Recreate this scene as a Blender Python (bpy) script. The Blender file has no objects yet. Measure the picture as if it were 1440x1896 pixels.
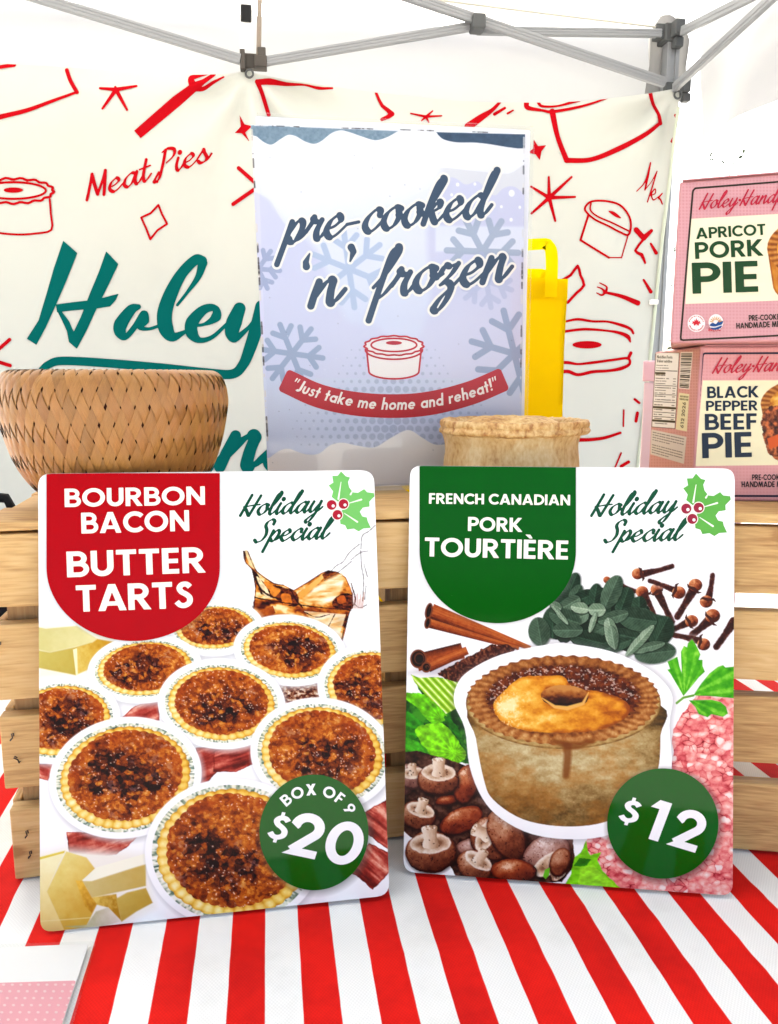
import bpy, bmesh, math, random
import numpy as np
from mathutils import Vector, Matrix

# ------------------------------------------------------------------ camera, sky, sun, exposure
H = .3314                                    # camera height above the table top (table top: z = 0)
F = 1441. ; PITCH = math.radians(9.5)
GROUND = -.76
SUN_EL, SUN_AZ = math.radians(52), math.radians(-20)      # bright veiled sun beyond the tent, a little to the left
C = bpy.context.scene.collection
cam = bpy.data.objects.new('camera', bpy.data.cameras.new('camera')); C.objects.link(cam)
cam.location = (0, 0, H); cam.rotation_euler = (math.pi / 2 - PITCH, 0, 0)
cam.data.sensor_fit = 'HORIZONTAL'; cam.data.sensor_width = 36; cam.data.lens = 36 * F / 1440; cam.data.clip_start = .01; cam.data.clip_end = 500
bpy.context.scene.camera = cam
W = bpy.data.worlds.new('World'); bpy.context.scene.world = W; W.use_nodes = True
_n = W.node_tree.nodes; _sky = _n.new('ShaderNodeTexSky'); _sky.sky_type = 'NISHITA'; _sky.sun_disc = False
_sky.sun_elevation = SUN_EL; _sky.sun_rotation = SUN_AZ; _sky.air_density = .3; _sky.dust_density = 5.; _sky.ozone_density = .3
_wm = _n.new('ShaderNodeMix'); _wm.data_type = 'RGBA'; _wm.blend_type = 'MULTIPLY'; _wm.inputs[0].default_value = 1; _wm.inputs[7].default_value = (1, 1.025, .88, 1)   # warm tint on the sky colour, serves as white balance
W.node_tree.links.new(_sky.outputs[0], _wm.inputs[6]); W.node_tree.links.new(_wm.outputs[2], _n['Background'].inputs[0]); _n['Background'].inputs[1].default_value = .15
sun = bpy.data.objects.new('sun', bpy.data.lights.new('sun', 'SUN')); C.objects.link(sun)
sun.data.energy = .5; sun.data.angle = math.radians(30); sun.data.color = (1, .96, .9)
sun.location = (0, 6, 8)
_d = -Vector((math.sin(SUN_AZ) * math.cos(SUN_EL), math.cos(SUN_AZ) * math.cos(SUN_EL), math.sin(SUN_EL)))
sun.rotation_euler = _d.to_track_quat('-Z', 'Y').to_euler()
vs = bpy.context.scene.view_settings; vs.view_transform = 'Standard'; vs.look = 'None'; vs.gamma = 1; vs.use_curve_mapping = False
vs.exposure = 2.8
bpy.context.scene.cycles.max_bounces = 10; bpy.context.scene.cycles.transparent_max_bounces = 16; bpy.context.scene.cycles.caustics_reflective = False; bpy.context.scene.cycles.caustics_refractive = False

# ------------------------------------------------------------------ 2D drawing kit (pure maths, no files)
def hexc(h): return np.array([int(h[i:i+2], 16) / 255 for i in (0, 2, 4)])
def lin(c): c = np.asarray(c, float); return np.where(c <= .04045, c / 12.92, ((c + .055) / 1.055) ** 2.4)
def hash2(i, j, s=0):
    i = np.asarray(i); j = np.asarray(j); n = (i.astype(np.int64) * 374761 + j.astype(np.int64) * 668265 + s * 97463 + 12345) & 0xffffffff
    n = ((n ^ (n >> 13)) * 1274126177) & 0x7fffffff
    n = ((n ^ (n >> 16)) * 2246822519) & 0x7fffffff
    n = ((n ^ (n >> 13)) * 1274126177) & 0x7fffffff
    return ((n ^ (n >> 15)) & 0xffffff) / float(0xffffff)
def vnoise(x, y, s=0):
    x = np.asarray(x, float); y = np.asarray(y, float)
    i = np.floor(x); j = np.floor(y); u = x - i; v = y - j
    u = u * u * (3 - 2 * u); v = v * v * (3 - 2 * v)
    a = hash2(i, j, s); b = hash2(i + 1, j, s); c = hash2(i, j + 1, s); d = hash2(i + 1, j + 1, s)
    return (a * (1 - u) + b * u) * (1 - v) + (c * (1 - u) + d * u) * v
def fbm(x, y, s=0, o=4):
    r = 0; a = .5; t = 0
    for k in range(o):
        r = r + a * vnoise(x * 2 ** k, y * 2 ** k, s + k * 7); t += a; a *= .55
    return r / t
def worley(x, y, s=0):
    i0 = np.floor(x); j0 = np.floor(y); f1 = np.full(np.shape(x), 9.); f2 = np.full(np.shape(x), 9.); cid = np.zeros(np.shape(x))
    for a in (-1, 0, 1):
        for b in (-1, 0, 1):
            i = i0 + a; j = j0 + b
            d = np.hypot(i + hash2(i, j, s) - x, j + hash2(i, j, s + 1) - y)
            m = d < f1
            f2 = np.where(m, f1, np.minimum(f2, d)); cid = np.where(m, hash2(i, j, s + 2), cid); f1 = np.where(m, d, f1)
    return f1, f2, cid
def sstep(a, b, x): t = np.clip((x - a) / (b - a), 0, 1); return t * t * (3 - 2 * t)
def mix(a, b, t): t = np.asarray(t)[..., None]; return np.asarray(a) * (1 - t) + np.asarray(b) * t
def ramp(t, stops):
    t = np.asarray(t); ks = [k for k, _ in stops]; cs = np.array([hexc(c) for _, c in stops])
    return np.stack([np.interp(t, ks, cs[:, q]) for q in range(3)], -1)

def Z(P, s, ox, oy): return np.asarray(P, float) / s + np.array([ox, oy])      # tracing scale -> sheet units
def catmull(P, n=8, closed=False):
    P = np.asarray(P, float)
    if len(P) < 3: return P
    Q = np.vstack([P[-1:], P, P[:2]]) if closed else np.vstack([2 * P[0] - P[1], P, 2 * P[-1] - P[-2]])
    out = []
    for i in range(len(P) if closed else len(P) - 1):
        p0, p1, p2, p3 = Q[i:i + 4]
        for k in range(n):
            t = k / n
            out.append(.5 * (2 * p1 + (p2 - p0) * t + (2 * p0 - 5 * p1 + 4 * p2 - p3) * t * t + (3 * p1 - p0 - 3 * p2 + p3) * t ** 3))
    if not closed: out.append(P[-1])
    return np.array(out)
def arc(cx, cy, rx, ry, a0, a1, n=20):
    t = np.radians(np.linspace(a0, a1, n)); return np.stack([cx + rx * np.cos(t), cy + ry * np.sin(t)], 1)
def ribbon(P, w):
    P = np.asarray(P, float); T = np.gradient(P, axis=0)
    D = np.diff(P, axis=0); D /= np.linalg.norm(D, axis=1)[:, None] + 1e-12
    N = np.stack([-D[:, 1], D[:, 0]], 1); M = np.vstack([N[:1], N[:-1] + N[1:], N[-1:]])
    M /= np.linalg.norm(M, axis=1)[:, None] + 1e-12
    k = np.ones(len(P)); k[1:-1] = 1 / np.clip(np.sum(M[1:-1] * N[1:], 1), .4, 1)
    M = M * k[:, None] * np.asarray(w).reshape(-1, 1) / 2
    return np.vstack([P + M, (P - M)[::-1]])
# signed distances (negative inside), pixel space
def sd_poly(P):
    P = np.asarray(P, float)
    def f(X, Y):
        d = np.full(X.shape, 1e9); w = np.zeros(X.shape, int)
        for i in range(len(P)):
            ax, ay = P[i]; bx, by = P[(i + 1) % len(P)]
            ex, ey = bx - ax, by - ay; L = ex * ex + ey * ey
            if L < 1e-12: continue
            t = np.clip(((X - ax) * ex + (Y - ay) * ey) / L, 0, 1)
            d = np.minimum(d, (X - ax - t * ex) ** 2 + (Y - ay - t * ey) ** 2)
            c = ex * (Y - ay) - ey * (X - ax)
            w += ((ay <= Y) & (by > Y) & (c > 0)).astype(int) - ((ay > Y) & (by <= Y) & (c < 0)).astype(int)
        return np.where(w != 0, -1, 1) * np.sqrt(d)
    f.box = (*P.min(0), *P.max(0)); return f
def sd_curve(P, R):
    P = np.asarray(P, float); R = np.broadcast_to(np.asarray(R, float), (len(P),))
    def f(X, Y):
        d = np.full(X.shape, 1e9)
        for i in range(len(P) - 1):
            ax, ay = P[i]; bx, by = P[i + 1]; ex, ey = bx - ax, by - ay; L = ex * ex + ey * ey + 1e-12
            t = np.clip(((X - ax) * ex + (Y - ay) * ey) / L, 0, 1)
            d = np.minimum(d, np.hypot(X - ax - t * ex, Y - ay - t * ey) - (R[i] * (1 - t) + R[i + 1] * t))
        return d
    m = R.max(); f.box = (*(P.min(0) - m), *(P.max(0) + m)); return f
def sd_ell(cx, cy, rx, ry, rot=0):
    c, s = math.cos(math.radians(rot)), math.sin(math.radians(rot))
    def f(X, Y):
        u = (X - cx) * c + (Y - cy) * s; v = -(X - cx) * s + (Y - cy) * c
        k = np.sqrt((u / rx) ** 2 + (v / ry) ** 2); g = np.sqrt((u / rx ** 2) ** 2 + (v / ry ** 2) ** 2) + 1e-9
        return k * (k - 1) / g
    m = max(rx, ry); f.box = (cx - m, cy - m, cx + m, cy + m); return f
def sd_union(fs):
    fs = list(fs)
    def f(X, Y):
        d = np.full(X.shape, 1e9); h, w = X.shape; xs = X[0]; ys = Y[:, 0]
        for g in fs:
            b = g.box; m = 14
            i0, i1 = np.searchsorted(xs, (b[0] - m, b[2] + m)); j0, j1 = np.searchsorted(ys, (b[1] - m, b[3] + m))
            if i1 <= i0 or j1 <= j0: continue
            d[j0:j1, i0:i1] = np.minimum(d[j0:j1, i0:i1], g(X[j0:j1, i0:i1], Y[j0:j1, i0:i1]))
        return np.minimum(d, 13)
    B = np.array([g.box for g in fs]); f.box = (*B[:, :2].min(0), *B[:, 2:].max(0)); return f
def sd_grow(g, r):
    f = lambda X, Y: g(X, Y) - r
    b = g.box; f.box = (b[0] - r, b[1] - r, b[2] + r, b[3] + r); return f
def sd_and(g, h):
    f = lambda X, Y: np.maximum(g(X, Y), h(X, Y))
    b, c = g.box, h.box; f.box = (max(b[0], c[0]), max(b[1], c[1]), min(b[2], c[2]), min(b[3], c[3])); return f
def sd_sub(g, h):
    f = lambda X, Y: np.maximum(g(X, Y), -h(X, Y)); f.box = g.box; return f
def sd_warp(g, amp, sc, s=0):
    f = lambda X, Y: g(X, Y) + amp * (fbm(X / sc, Y / sc, s, 3) - .5) * 2
    b = g.box; f.box = (b[0] - amp, b[1] - amp, b[2] + amp, b[3] + amp); return f

class Canvas:                                   # a printed picture, laid out in the plane of its sheet
    def __init__(s, x0, y0, x1, y1, step, base):
        s.xs = np.arange(x0, x1 + step, step); s.ys = np.arange(y0, y1 + step, step); s.step = step
        s.X, s.Y = np.meshgrid(s.xs, s.ys); s.C = np.empty(s.X.shape + (3,)); s.C[:] = hexc(base)
    def paint(s, sd, col, soft=None, alpha=1., grow=0, within=None):
        m = (soft or s.step) + abs(grow) + 1; b = sd.box
        i0, i1 = np.searchsorted(s.xs, (b[0] - m, b[2] + m)); j0, j1 = np.searchsorted(s.ys, (b[1] - m, b[3] + m))
        if i1 <= i0 or j1 <= j0: return
        X = s.X[j0:j1, i0:i1]; Y = s.Y[j0:j1, i0:i1]; d = sd(X, Y) - grow
        a = np.clip(.5 - d / (soft or s.step), 0, 1) * alpha
        if within is not None: a = a * np.clip(.5 - within(X, Y) / s.step, 0, 1)
        c = hexc(col) if isinstance(col, str) else (col(X, Y, d) if callable(col) else np.asarray(col))
        R = s.C[j0:j1, i0:i1]; R[:] = R * (1 - a[..., None]) + c * a[..., None]

# ------------------------------------------------------------------ lettering
def _caps():
    w = .205; G = {}
    box = lambda x0, y0, x1, y1: [(x0, y0), (x1, y0), (x1, y1), (x0, y1)]
    rb = lambda P, ww=w: ribbon(P, ww)
    st = box(0, 0, .21, 1)
    G['A'] = ([[(0, 0), (.35, 1), (.58, 1), (.93, 0), (.70, 0), (.465, .70), (.23, 0)], box(.24, .19, .69, .35)], .93)
    bowl = lambda x, y0, y1, ww: rb(np.vstack([[(.12, y1)], arc(x, (y0 + y1) / 2, (y1 - y0) / 2 * 1.08, (y1 - y0) / 2, 90, -90, 14), [(.12, y0)]]), ww)
    G['B'] = ([st, bowl(.36, .52, .91, .18), bowl(.41, .09, .51, .18)], .70)
    G['C'] = ([rb(arc(.5, .5, .405, .405, 42, 318, 30))], .83)
    G['D'] = ([st, bowl(.33, .1, .9, .2)], .83)
    G['E'] = ([st, box(.1, 0, .55, .18), box(.1, .41, .52, .58), box(.1, .82, .55, 1)], .57)
    G['È'] = (G['E'][0] + [[(.06, 1.27), (.29, 1.27), (.40, 1.07), (.26, 1.07)]], .57)
    G['F'] = ([st, box(.1, .41, .5, .58), box(.1, .82, .53, 1)], .53)
    G['H'] = ([st, box(.54, 0, .75, 1), box(.1, .41, .65, .59)], .75)
    G['I'] = ([st], .21)
    G['K'] = ([st, [(.14, .50), (.53, 1), (.80, 1), (.42, .53), (.84, 0), (.56, 0)]], .82)
    G['L'] = ([st, box(.1, 0, .5, .18)], .50)
    G['M'] = ([[(0, 0), (.13, 1), (.34, 1), (.54, .46), (.74, 1), (.95, 1), (1.08, 0), (.87, 0), (.80, .56), (.60, 0), (.48, 0), (.28, .56), (.21, 0)]], 1.08)
    G['N'] = ([[(0, 0), (0, 1), (.2, 1), (.62, .38), (.62, 1), (.82, 1), (.82, 0), (.62, 0), (.2, .62), (.2, 0)]], .82)
    G['O'] = ([('ring', .5, .5, .405, .405, w)], 1.0)
    G['P'] = ([st, bowl(.36, .46, .905, .19)], .66)
    G['R'] = ([st, bowl(.36, .48, .905, .19), [(.24, .46), (.47, .46), (.76, 0), (.51, 0)]], .74)
    S = catmull([(.53, .79), (.42, .895), (.27, .885), (.18, .76), (.24, .62), (.40, .51), (.505, .38), (.49, .2), (.34, .095), (.19, .12), (.075, .245)], 5)
    G['S'] = ([rb(S, .19)], .60)
    G['T'] = ([box(0, .82, .66, 1), box(.225, 0, .435, 1)], .66)
    G['U'] = ([rb(np.vstack([[(.103, 1)], arc(.37, .375, .267, .275, 180, 360, 16), [(.637, 1)]]))], .74)
    G['V'] = ([[(0, 1), (.23, 1), (.45, .32), (.67, 1), (.90, 1), (.56, 0), (.34, 0)]], .90)
    G['X'] = ([[(0, 0), (.53, 1), (.80, 1), (.27, 0)], [(.02, 1), (.29, 1), (.82, 0), (.55, 0)]], .82)
    G['-'] = ([box(.02, .3, .36, .48)], .38)
    G['0'] = ([('ring', .37, .5, .27, .40, .2)], .74)
    G['1'] = ([[(.05, .78), (.20, 1), (.47, 1), (.47, 0), (.25, 0), (.25, .78)]], .56)
    G['2'] = ([rb(np.vstack([[(.1, .66)], arc(.36, .67, .24, .23, 175, -38, 18), [(.16, .10)]]), .2), [(.0, 0), (.68, 0), (.68, .18), (.22, .18)]], .70)
    G['6'] = ([('ring', .36, .32, .25, .235, .18), [(.12, .45), (.42, 1), (.65, 1), (.30, .42)]], .70)
    G['9'] = ([('ring', .36, .68, .25, .235, .18), [(.60, .55), (.30, 0), (.07, 0), (.42, .58)]], .70)
    G['$'] = (G['S'][0] + [box(.25, -.13, .36, .04), box(.25, .94, .36, 1.13)], .60)
    G['!'] = ([[(.05, .28), (.2, .28), (.24, 1), (.01, 1)], ('ring', .125, .09, .045, .045, .09)], .26)
    q = [[(.02, .66), (.1, .66), (.16, 1), (.02, 1)], [(.24, .66), (.32, .66), (.38, 1), (.24, 1)]]
    G['"'] = (q, .38)
    v = .165; xr = .222; ri = lambda cx: ('ring', cx, .31, xr, xr, v)
    sl = lambda x, y1, y0=0: box(x, y0, x + v, y1)
    G['a'] = ([ri(.31), sl(.45, .62)], .62)
    G['b'] = ([ri(.31), sl(0, 1.02)], .62)
    G['d'] = ([ri(.31), sl(.45, 1.02)], .62)
    G['e'] = ([rb(arc(.31, .31, xr, xr, 12, 322, 24), v), box(.15, .25, .6, .37)], .62)
    hump = lambda x, wd: rb(np.vstack([[(x, 0)], [(x, .3)], arc(x - wd / 2 , .36, wd / 2, .18, 0, 180, 12)]), v)
    G['h'] = ([sl(0, 1.02), hump(.43, .35)], .52)
    G['k'] = ([sl(0, 1.02), [(.1, .33), (.32, .62), (.54, .62), (.30, .33), (.58, 0), (.35, 0)]], .57)
    G['m'] = ([sl(0, .62), hump(.40, .32), hump(.74, .34)], .83)
    G['n'] = ([sl(0, .62), hump(.43, .35)], .52)
    G['o'] = ([ri(.31)], .62)
    G['r'] = ([sl(0, .62), [(.1, .42), (.24, .63), (.38, .63), (.36, .45), (.22, .43)]], .38)
    G['s'] = ([rb(S * [.72, .62], .145)], .42)
    G['t'] = ([sl(.1, .9), box(0, .47, .37, .62)], .37)
    G['u'] = ([rb(np.vstack([[(.083, .62)], arc(.255, .25, .172, .175, 180, 360, 12), [(.427, .62)]]), v)], .51)
    G['y'] = ([[(0, .62), (.2, .62), (.48, -.28), (.28, -.28)], [(.17, .1), (.38, .62), (.57, .62), (.33, .05)]], .57)
    G['J'] = ([rb(np.vstack([[(.33, 1)], arc(.17, .25, .16, .18, 0, -130, 10)]), .19)], .44)
    G['i'] = ([sl(0, .62), ('ring', .083, .82, .05, .05, .1)], .17)
    G['f'] = ([sl(.1, .8), box(0, .47, .37, .62), box(.1,.8,.38,.96)], .37)
    G['c'] = ([rb(arc(.31, .31, xr, xr, 40, 320, 20), v)], .53)
    G['l'] = ([sl(0, 1.02)], .17)
    G['v'] = ([[(0, .62), (.2, .62), (.37, .0), (.2, .0)], [(.2, 0), (.37, 0), (.57, .62), (.38, .62)]], .57)
    G['·'] = ([('ring', .12, .4, .06, .06, .12)], .25)
    for q in 'QGWYZ': G[q] = G['O']
    return G
CAPS = _caps()
def _glyph_sd(parts, M):                         # M maps glyph units to picture coordinates
    out = []
    for p in parts:
        if isinstance(p, tuple) and p[0] == 'ring':
            _, cx, cy, rx, ry, w = p
            o = arc(cx, cy, rx + w / 2, ry + w / 2, 0, 360, 40)[:-1]; i = arc(cx, cy, max(rx - w / 2, .001), max(ry - w / 2, .001), 0, 360, 40)[:-1]
            g = sd_poly(M(o)); out.append(sd_sub(g, sd_poly(M(i))) if rx > w / 2 + .002 else g)
        else: out.append(sd_poly(M(np.asarray(p, float))))
    return out
def text_width(s, gap=.09, space=.32): return sum((space if c == ' ' else CAPS[c][1] + gap) for c in s) - gap
def text(s, p0, p1, h, gap=.09, space=.32, slant=0.):   # block capitals from p0 to p1 (baseline), cap height h
    p0 = np.array(p0, float); p1 = np.array(p1, float); L = text_width(s, gap, space)
    ux = (p1 - p0) / L; n = np.array([ux[1], -ux[0]]) / np.linalg.norm(ux) * h
    x = 0; out = []
    for c in s:
        if c == ' ': x += space; continue
        g, adv = CAPS[c]
        out += _glyph_sd(g, lambda P, x=x: p0 + np.outer(P[:, 0] + x, ux) + np.outer(P[:, 1], n + ux * slant))
        x += adv + gap
    return sd_union(out)
def text_arc(s, cx, cy, r, a0, a1, h, gap=.09, space=.32, slant=0., flip=1):   # letters along a circle; angles in degrees, y down
    L = text_width(s, gap, space); x = 0; out = []; k = math.radians(a1 - a0) * r / L
    for c in s:
        if c == ' ': x += space; continue
        g, adv = CAPS[c]; a = math.radians(a0 + (a1 - a0) * (x + adv / 2) / L)
        base = np.array([cx + r * math.cos(a), cy + r * math.sin(a)]); n = flip * np.array([math.cos(a), math.sin(a)]); u = np.array([-n[1], n[0]])
        out += _glyph_sd(g, lambda P, adv=adv, base=base, u=u, n=n: base + np.outer((P[:, 0] - adv / 2 + slant * P[:, 1]) * abs(k), u) + np.outer(P[:, 1] * h, n))
        x += adv + gap
    return sd_union(out)
# brush script: centre lines on an x-height of 1, drawn with a slanted nib
SCR = {
 'o': ([[(.66, .9), (.42, 1), (.16, .75), (.08, .35), (.26, .02), (.5, .12), (.64, .5), (.58, .86)], [(.62, .6), (.78, .5), (.95, .62)]], .80),
 'a': ([[(.68, .88), (.44, 1), (.16, .7), (.08, .25), (.24, 0), (.46, .2), (.66, .8)], [(.74, 1), (.64, .4), (.68, .04), (.82, .08), (1.02, .45)]], .93),
 'c': ([[(.58, .72), (.56, .95), (.38, 1), (.14, .68), (.08, .3), (.26, 0), (.48, .08), (.78, .5)]], .70),
 'd': ([[(.68, .88), (.44, 1), (.16, .7), (.08, .25), (.24, 0), (.46, .2), (.68, .8)], [(.70, .8), (.92, 1.6), (.98, 2.05), (.86, 1.98), (.74, 1.3), (.64, .4), (.70, .03), (.84, .08), (1.04, .45)]], .95),
 'e': ([[(.10, .42), (.36, .5), (.56, .76), (.44, 1), (.18, .78), (.08, .32), (.26, 0), (.5, .08), (.84, .5)]], .76),
 'f': ([[(.05, .45), (.38, 1.0), (.66, 1.75), (.62, 2.08), (.46, 1.85), (.34, 1.0), (.22, 0), (.12, -.95)], [(.2, -.1), (.45, .1), (.7, .55)]], .66),
 'h': ([[(.02, .4), (.34, 1.2), (.54, 1.85), (.46, 2.08), (.32, 1.8), (.16, .9), (.06, 0)], [(.1, .35), (.42, .95), (.58, .9), (.52, .4), (.58, .04), (.74, .1), (.95, .48)]], .88),
 'i': ([[(.2, 1), (.1, .45), (.14, .05), (.28, .06), (.5, .45)], [(.30, 1.42), (.28, 1.36)]], .42),
 'k': ([[(.02, .4), (.34, 1.2), (.54, 1.85), (.46, 2.08), (.32, 1.8), (.16, .9), (.06, 0)], [(.12, .4), (.42, .9), (.56, .92), (.54, .66), (.26, .5)], [(.28, .5), (.44, .1), (.58, .02), (.9, .48)]], .80),
 'l': ([[(.0, .42), (.30, 1.1), (.50, 1.8), (.44, 2.08), (.28, 1.8), (.14, .9), (.1, .25), (.2, 0), (.36, .1), (.56, .45)]], .48),
 'n': ([[(.16, 1), (.08, .5), (.02, 0)], [(.06, .3), (.36, .92), (.54, .95), (.52, .5), (.54, .06), (.68, .06), (.92, .5)]], .86),
 'p': ([[(.2, 1.0), (.1, .2), (-.06, -.95)], [(.1, .35), (.40, .95), (.60, .95), (.64, .6), (.46, .06), (.28, .05), (.2, .2)], [(.46, .06), (.66, .16), (.86, .5)]], .82),
 'r': ([[(.0, .42), (.18, .85), (.22, 1.08)], [(.2, .98), (.32, .86), (.54, .9)], [(.54, .9), (.42, .4), (.48, .04), (.62, .08), (.84, .48)]], .72),
 's': ([[(.0, .42), (.34, 1.02)], [(.34, 1.0), (.38, .7), (.48, .3), (.36, .02), (.14, .02), (.06, .16)], [(.36, .02), (.52, .1), (.74, .48)]], .62),
 't': ([[(.30, 1.7), (.14, .6), (.16, .06), (.30, .06), (.54, .45)], [(-.06, 1.06), (.5, 1.12)]], .46),
 'y': ([[(.18, 1), (.08, .45), (.14, .06), (.34, .1), (.6, .7)], [(.68, 1.0), (.56, 0), (.34, -.8), (.12, -.98), (.06, -.75), (.34, -.3), (.66, .05), (.90, .45)]], .82),
 'z': ([[(.04, .62), (.18, .95), (.34, .9), (.6, .98)], [(.6, .98), (.42, .55), (.12, .14)], [(.12, .14), (.34, .22), (.5, .0), (.44, -.5), (.22, -.95), (.06, -.85), (.2, -.45), (.5, -.05), (.84, .45)]], .76),
 'H': ([[(.34, 1.95), (.22, 1.2), (.02, 0)], [(.98, 1.85), (.82, 1.0), (.62, -.05)], [(.16, .82), (.5, .92), (1.12, 1.0)], [(.14, .78), (.34, .45), (.56, .0)]], 1.08),
 'M': ([[(.30, 1.95), (.2, 1.2), (.0, 0)], [(.30, 1.9), (.42, 1.0), (.56, .2)], [(.56, .2), (.86, 1.3), (.98, 1.9)], [(.98, 1.9), (.94, 1.0), (.88, 0)]], 1.1),
 'P': ([[(.42, 1.95), (.3, 1.1), (.1, 0), (-.06, -.35)], [(.24, 1.85), (.5, 2.02), (.86, 1.8), (.82, 1.3), (.44, .9)], [(-.06,-.35),(-.2,-.25),(.05,.35)]], .86),
 'S': ([[(.86, 1.6), (.86, 1.9), (.66, 2.05), (.42, 1.85), (.36, 1.5), (.52, 1.1), (.58, .6), (.4, .12), (.1, .0), (-.06, .18)]], .82),
 '-': ([[(.08, .5), (.52, .54)]], .72),
 '\u2018': ([[(.3, 1.75), (.1, 1.5), (.16, 1.2)], [(.16, 1.25), (.22, 1.2)]], .42),
 '\u2019': ([[(.2, 1.72), (.26, 1.66)], [(.26, 1.7), (.28, 1.4), (.06, 1.1)]], .42),
 '·': ([[(.2, .7), (.24, .72)]], .42),
}
def script(s, p0, p1, xh, wt=.2, slant=.42, space=.5, nib=32, lo=.36, up=None):
    p0 = np.array(p0, float); p1 = np.array(p1, float)
    L = sum(space if c == ' ' else SCR[c][1] for c in s)
    ux = (p1 - p0) / L; n = np.array([ux[1], -ux[0]]) / np.linalg.norm(ux) * xh
    sh = ux / np.linalg.norm(ux) * xh * slant
    x = 0; out = []
    for c in s:
        if c == ' ': x += space; continue
        for st in SCR[c][0]:
            P = catmull(st, 5); D = np.gradient(P, axis=0); a = np.arctan2(D[:, 1], D[:, 0])
            r = np.maximum(np.abs(np.sin(a - math.radians(nib))), lo) * wt * xh / 2
            if c in 'i\u2018\u2019·' and len(st) == 2: r[:] = wt * xh * .56
            out.append(sd_curve(p0 + np.outer(P[:, 0] + x, ux) + np.outer(P[:, 1], n + sh), r))
        x += SCR[c][1]
    return sd_union(out)
# ------------------------------------------------------------------ printed pictures (food photographs on the two menu signs)
def paint_tart(c, cx, cy, rx, ry, rot, s):
    rng = np.random.RandomState(s)
    cr, sr = math.cos(math.radians(rot)), math.sin(math.radians(rot))
    rad = lambda X, Y: (np.hypot(((X - cx) * cr + (Y - cy) * sr) / rx, (-(X - cx) * sr + (Y - cy) * cr) / ry))
    ang = lambda X, Y: np.arctan2((-(X - cx) * sr + (Y - cy) * cr) / ry, ((X - cx) * cr + (Y - cy) * sr) / rx)
    c.paint(sd_ell(cx + 3, cy + 4, rx + 15, ry + 14, rot), 'c9c9cc', soft=12, alpha=.8)
    c.paint(sd_ell(cx, cy, rx + 13, ry + 12, rot), 'ffffff', soft=2)
    def foil(X, Y, d):
        n = vnoise(ang(X, Y) * 40, rad(X, Y) * 16, s) ; m = vnoise(ang(X, Y) * 9, 0 * X, s + 2)
        return mix(ramp(n, [(0, '2f4a44'), (.22, '6f8878'), (.45, 'd0d8c8'), (.7, 'f4f4ea'), (1, 'ffffff')]), hexc('f2e9b4'), m * .35)
    c.paint(sd_ell(cx, cy, rx, ry, rot), foil)
    nl = int(26 * math.sqrt(rx / 90.) + 8)
    def crust(X, Y, d):
        a = ang(X, Y); r = rad(X, Y)
        lob = np.abs(np.sin(a * nl / 2 + .5 * vnoise(a * 3, r * 0, s)))
        t = .50 + .32 * lob + .34 * (fbm(X / 9, Y / 9, s, 3) - .5) - .38 * sstep(.88, .95, r) - .2 * sstep(.84, .79, r)
        t = t + .10 * np.cos(a - 2.6)
        return ramp(t, [(0, '8d5a10'), (.3, 'd09222'), (.55, 'edbf4a'), (.8, 'f9de85'), (1, 'fdf2bd')])
    def crust_sd(X, Y):
        a = ang(X, Y); return (rad(X, Y) - .918 - .020 * np.abs(np.sin(a * nl / 2)) - .012 * vnoise(a * 6, 0 * X, s)) * min(rx, ry)
    crust_sd.box = (cx - rx - 6, cy - rx - 6, cx + rx + 6, cy + rx + 6); c.paint(crust_sd, crust)
    ox, oy = rng.uniform(-.18, .18) * rx, rng.uniform(-.02, .22) * ry; fy = cy - .045 * ry
    def fill_c(X, Y, d):
        k = 11. * (rx / 105.) ** .6; wx = X + 7 * (fbm(X / 11, Y / 11, s) - .5); wy = Y + 7 * (fbm(X / 11, Y / 11, s + 5) - .5)
        f1, f2, cid = worley(wx / k, wy / k / .8, s + 9); g1, g2, gid = worley(wx / k * 2.3, wy / k * 2.6, s + 19)
        r = np.hypot((X - cx - ox) / (rx * .66), (Y - cy - oy) / (ry * .66)) + 1.5 * (fbm(X / 30, Y / 26, s + 3) - .5)
        core = sstep(1.02, .42, r)
        t = .62 - .30 * core + .56 * (cid - .5) * (.35 + .65 * core) + .30 * (gid - .5) + .55 * (fbm(X / 10, Y / 8, s + 1, 4) - .5)
        t = t - .20 * sstep(.14, .0, f2 - f1) * core - .10 * sstep(.12, 0, g2 - g1)
        C = ramp(t, [(0, '1c0806'), (.16, '42170c'), (.32, '6b2a0e'), (.48, '93400f'), (.64, 'bf6014'), (.8, 'd98a30'), (1., 'efbe68')])
        C = mix(C, hexc('a83c08'), .55 * sstep(.55, .8, rad(X, Y)) * vnoise(X / 13, Y / 12, s + 2))
        C = mix(C, hexc('d9983c'), .8 * core * (cid > .80) * sstep(.5, .15, f1) * sstep(.35, .6, fbm(X / 5, Y / 5, s + 7)))
        sp = (gid > .72) * sstep(.30, .10, g1) * sstep(.42, .58, fbm(X / 19, Y / 15, s + 8))
        C = mix(C, hexc('f6e2d2'), sp * .8)
        return mix(C, hexc('a08aa6'), .30 * sstep(.58, .75, fbm(X / 26, Y / 20, s + 11)) * (gid > .45))
    def fsd(X, Y):
        a = ang(X, Y); return (np.hypot(((X - cx) * cr + (Y - fy) * sr) / rx, (-(X - cx) * sr + (Y - fy) * cr) / ry) - .815 - .02 * np.abs(np.sin(a * nl / 2 + 1.2)) - .035 * (vnoise(a * 5, 0 * X, s + 6) - .5)) * min(rx, ry)
    fsd.box = crust_sd.box; c.paint(fsd, fill_c)
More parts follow.
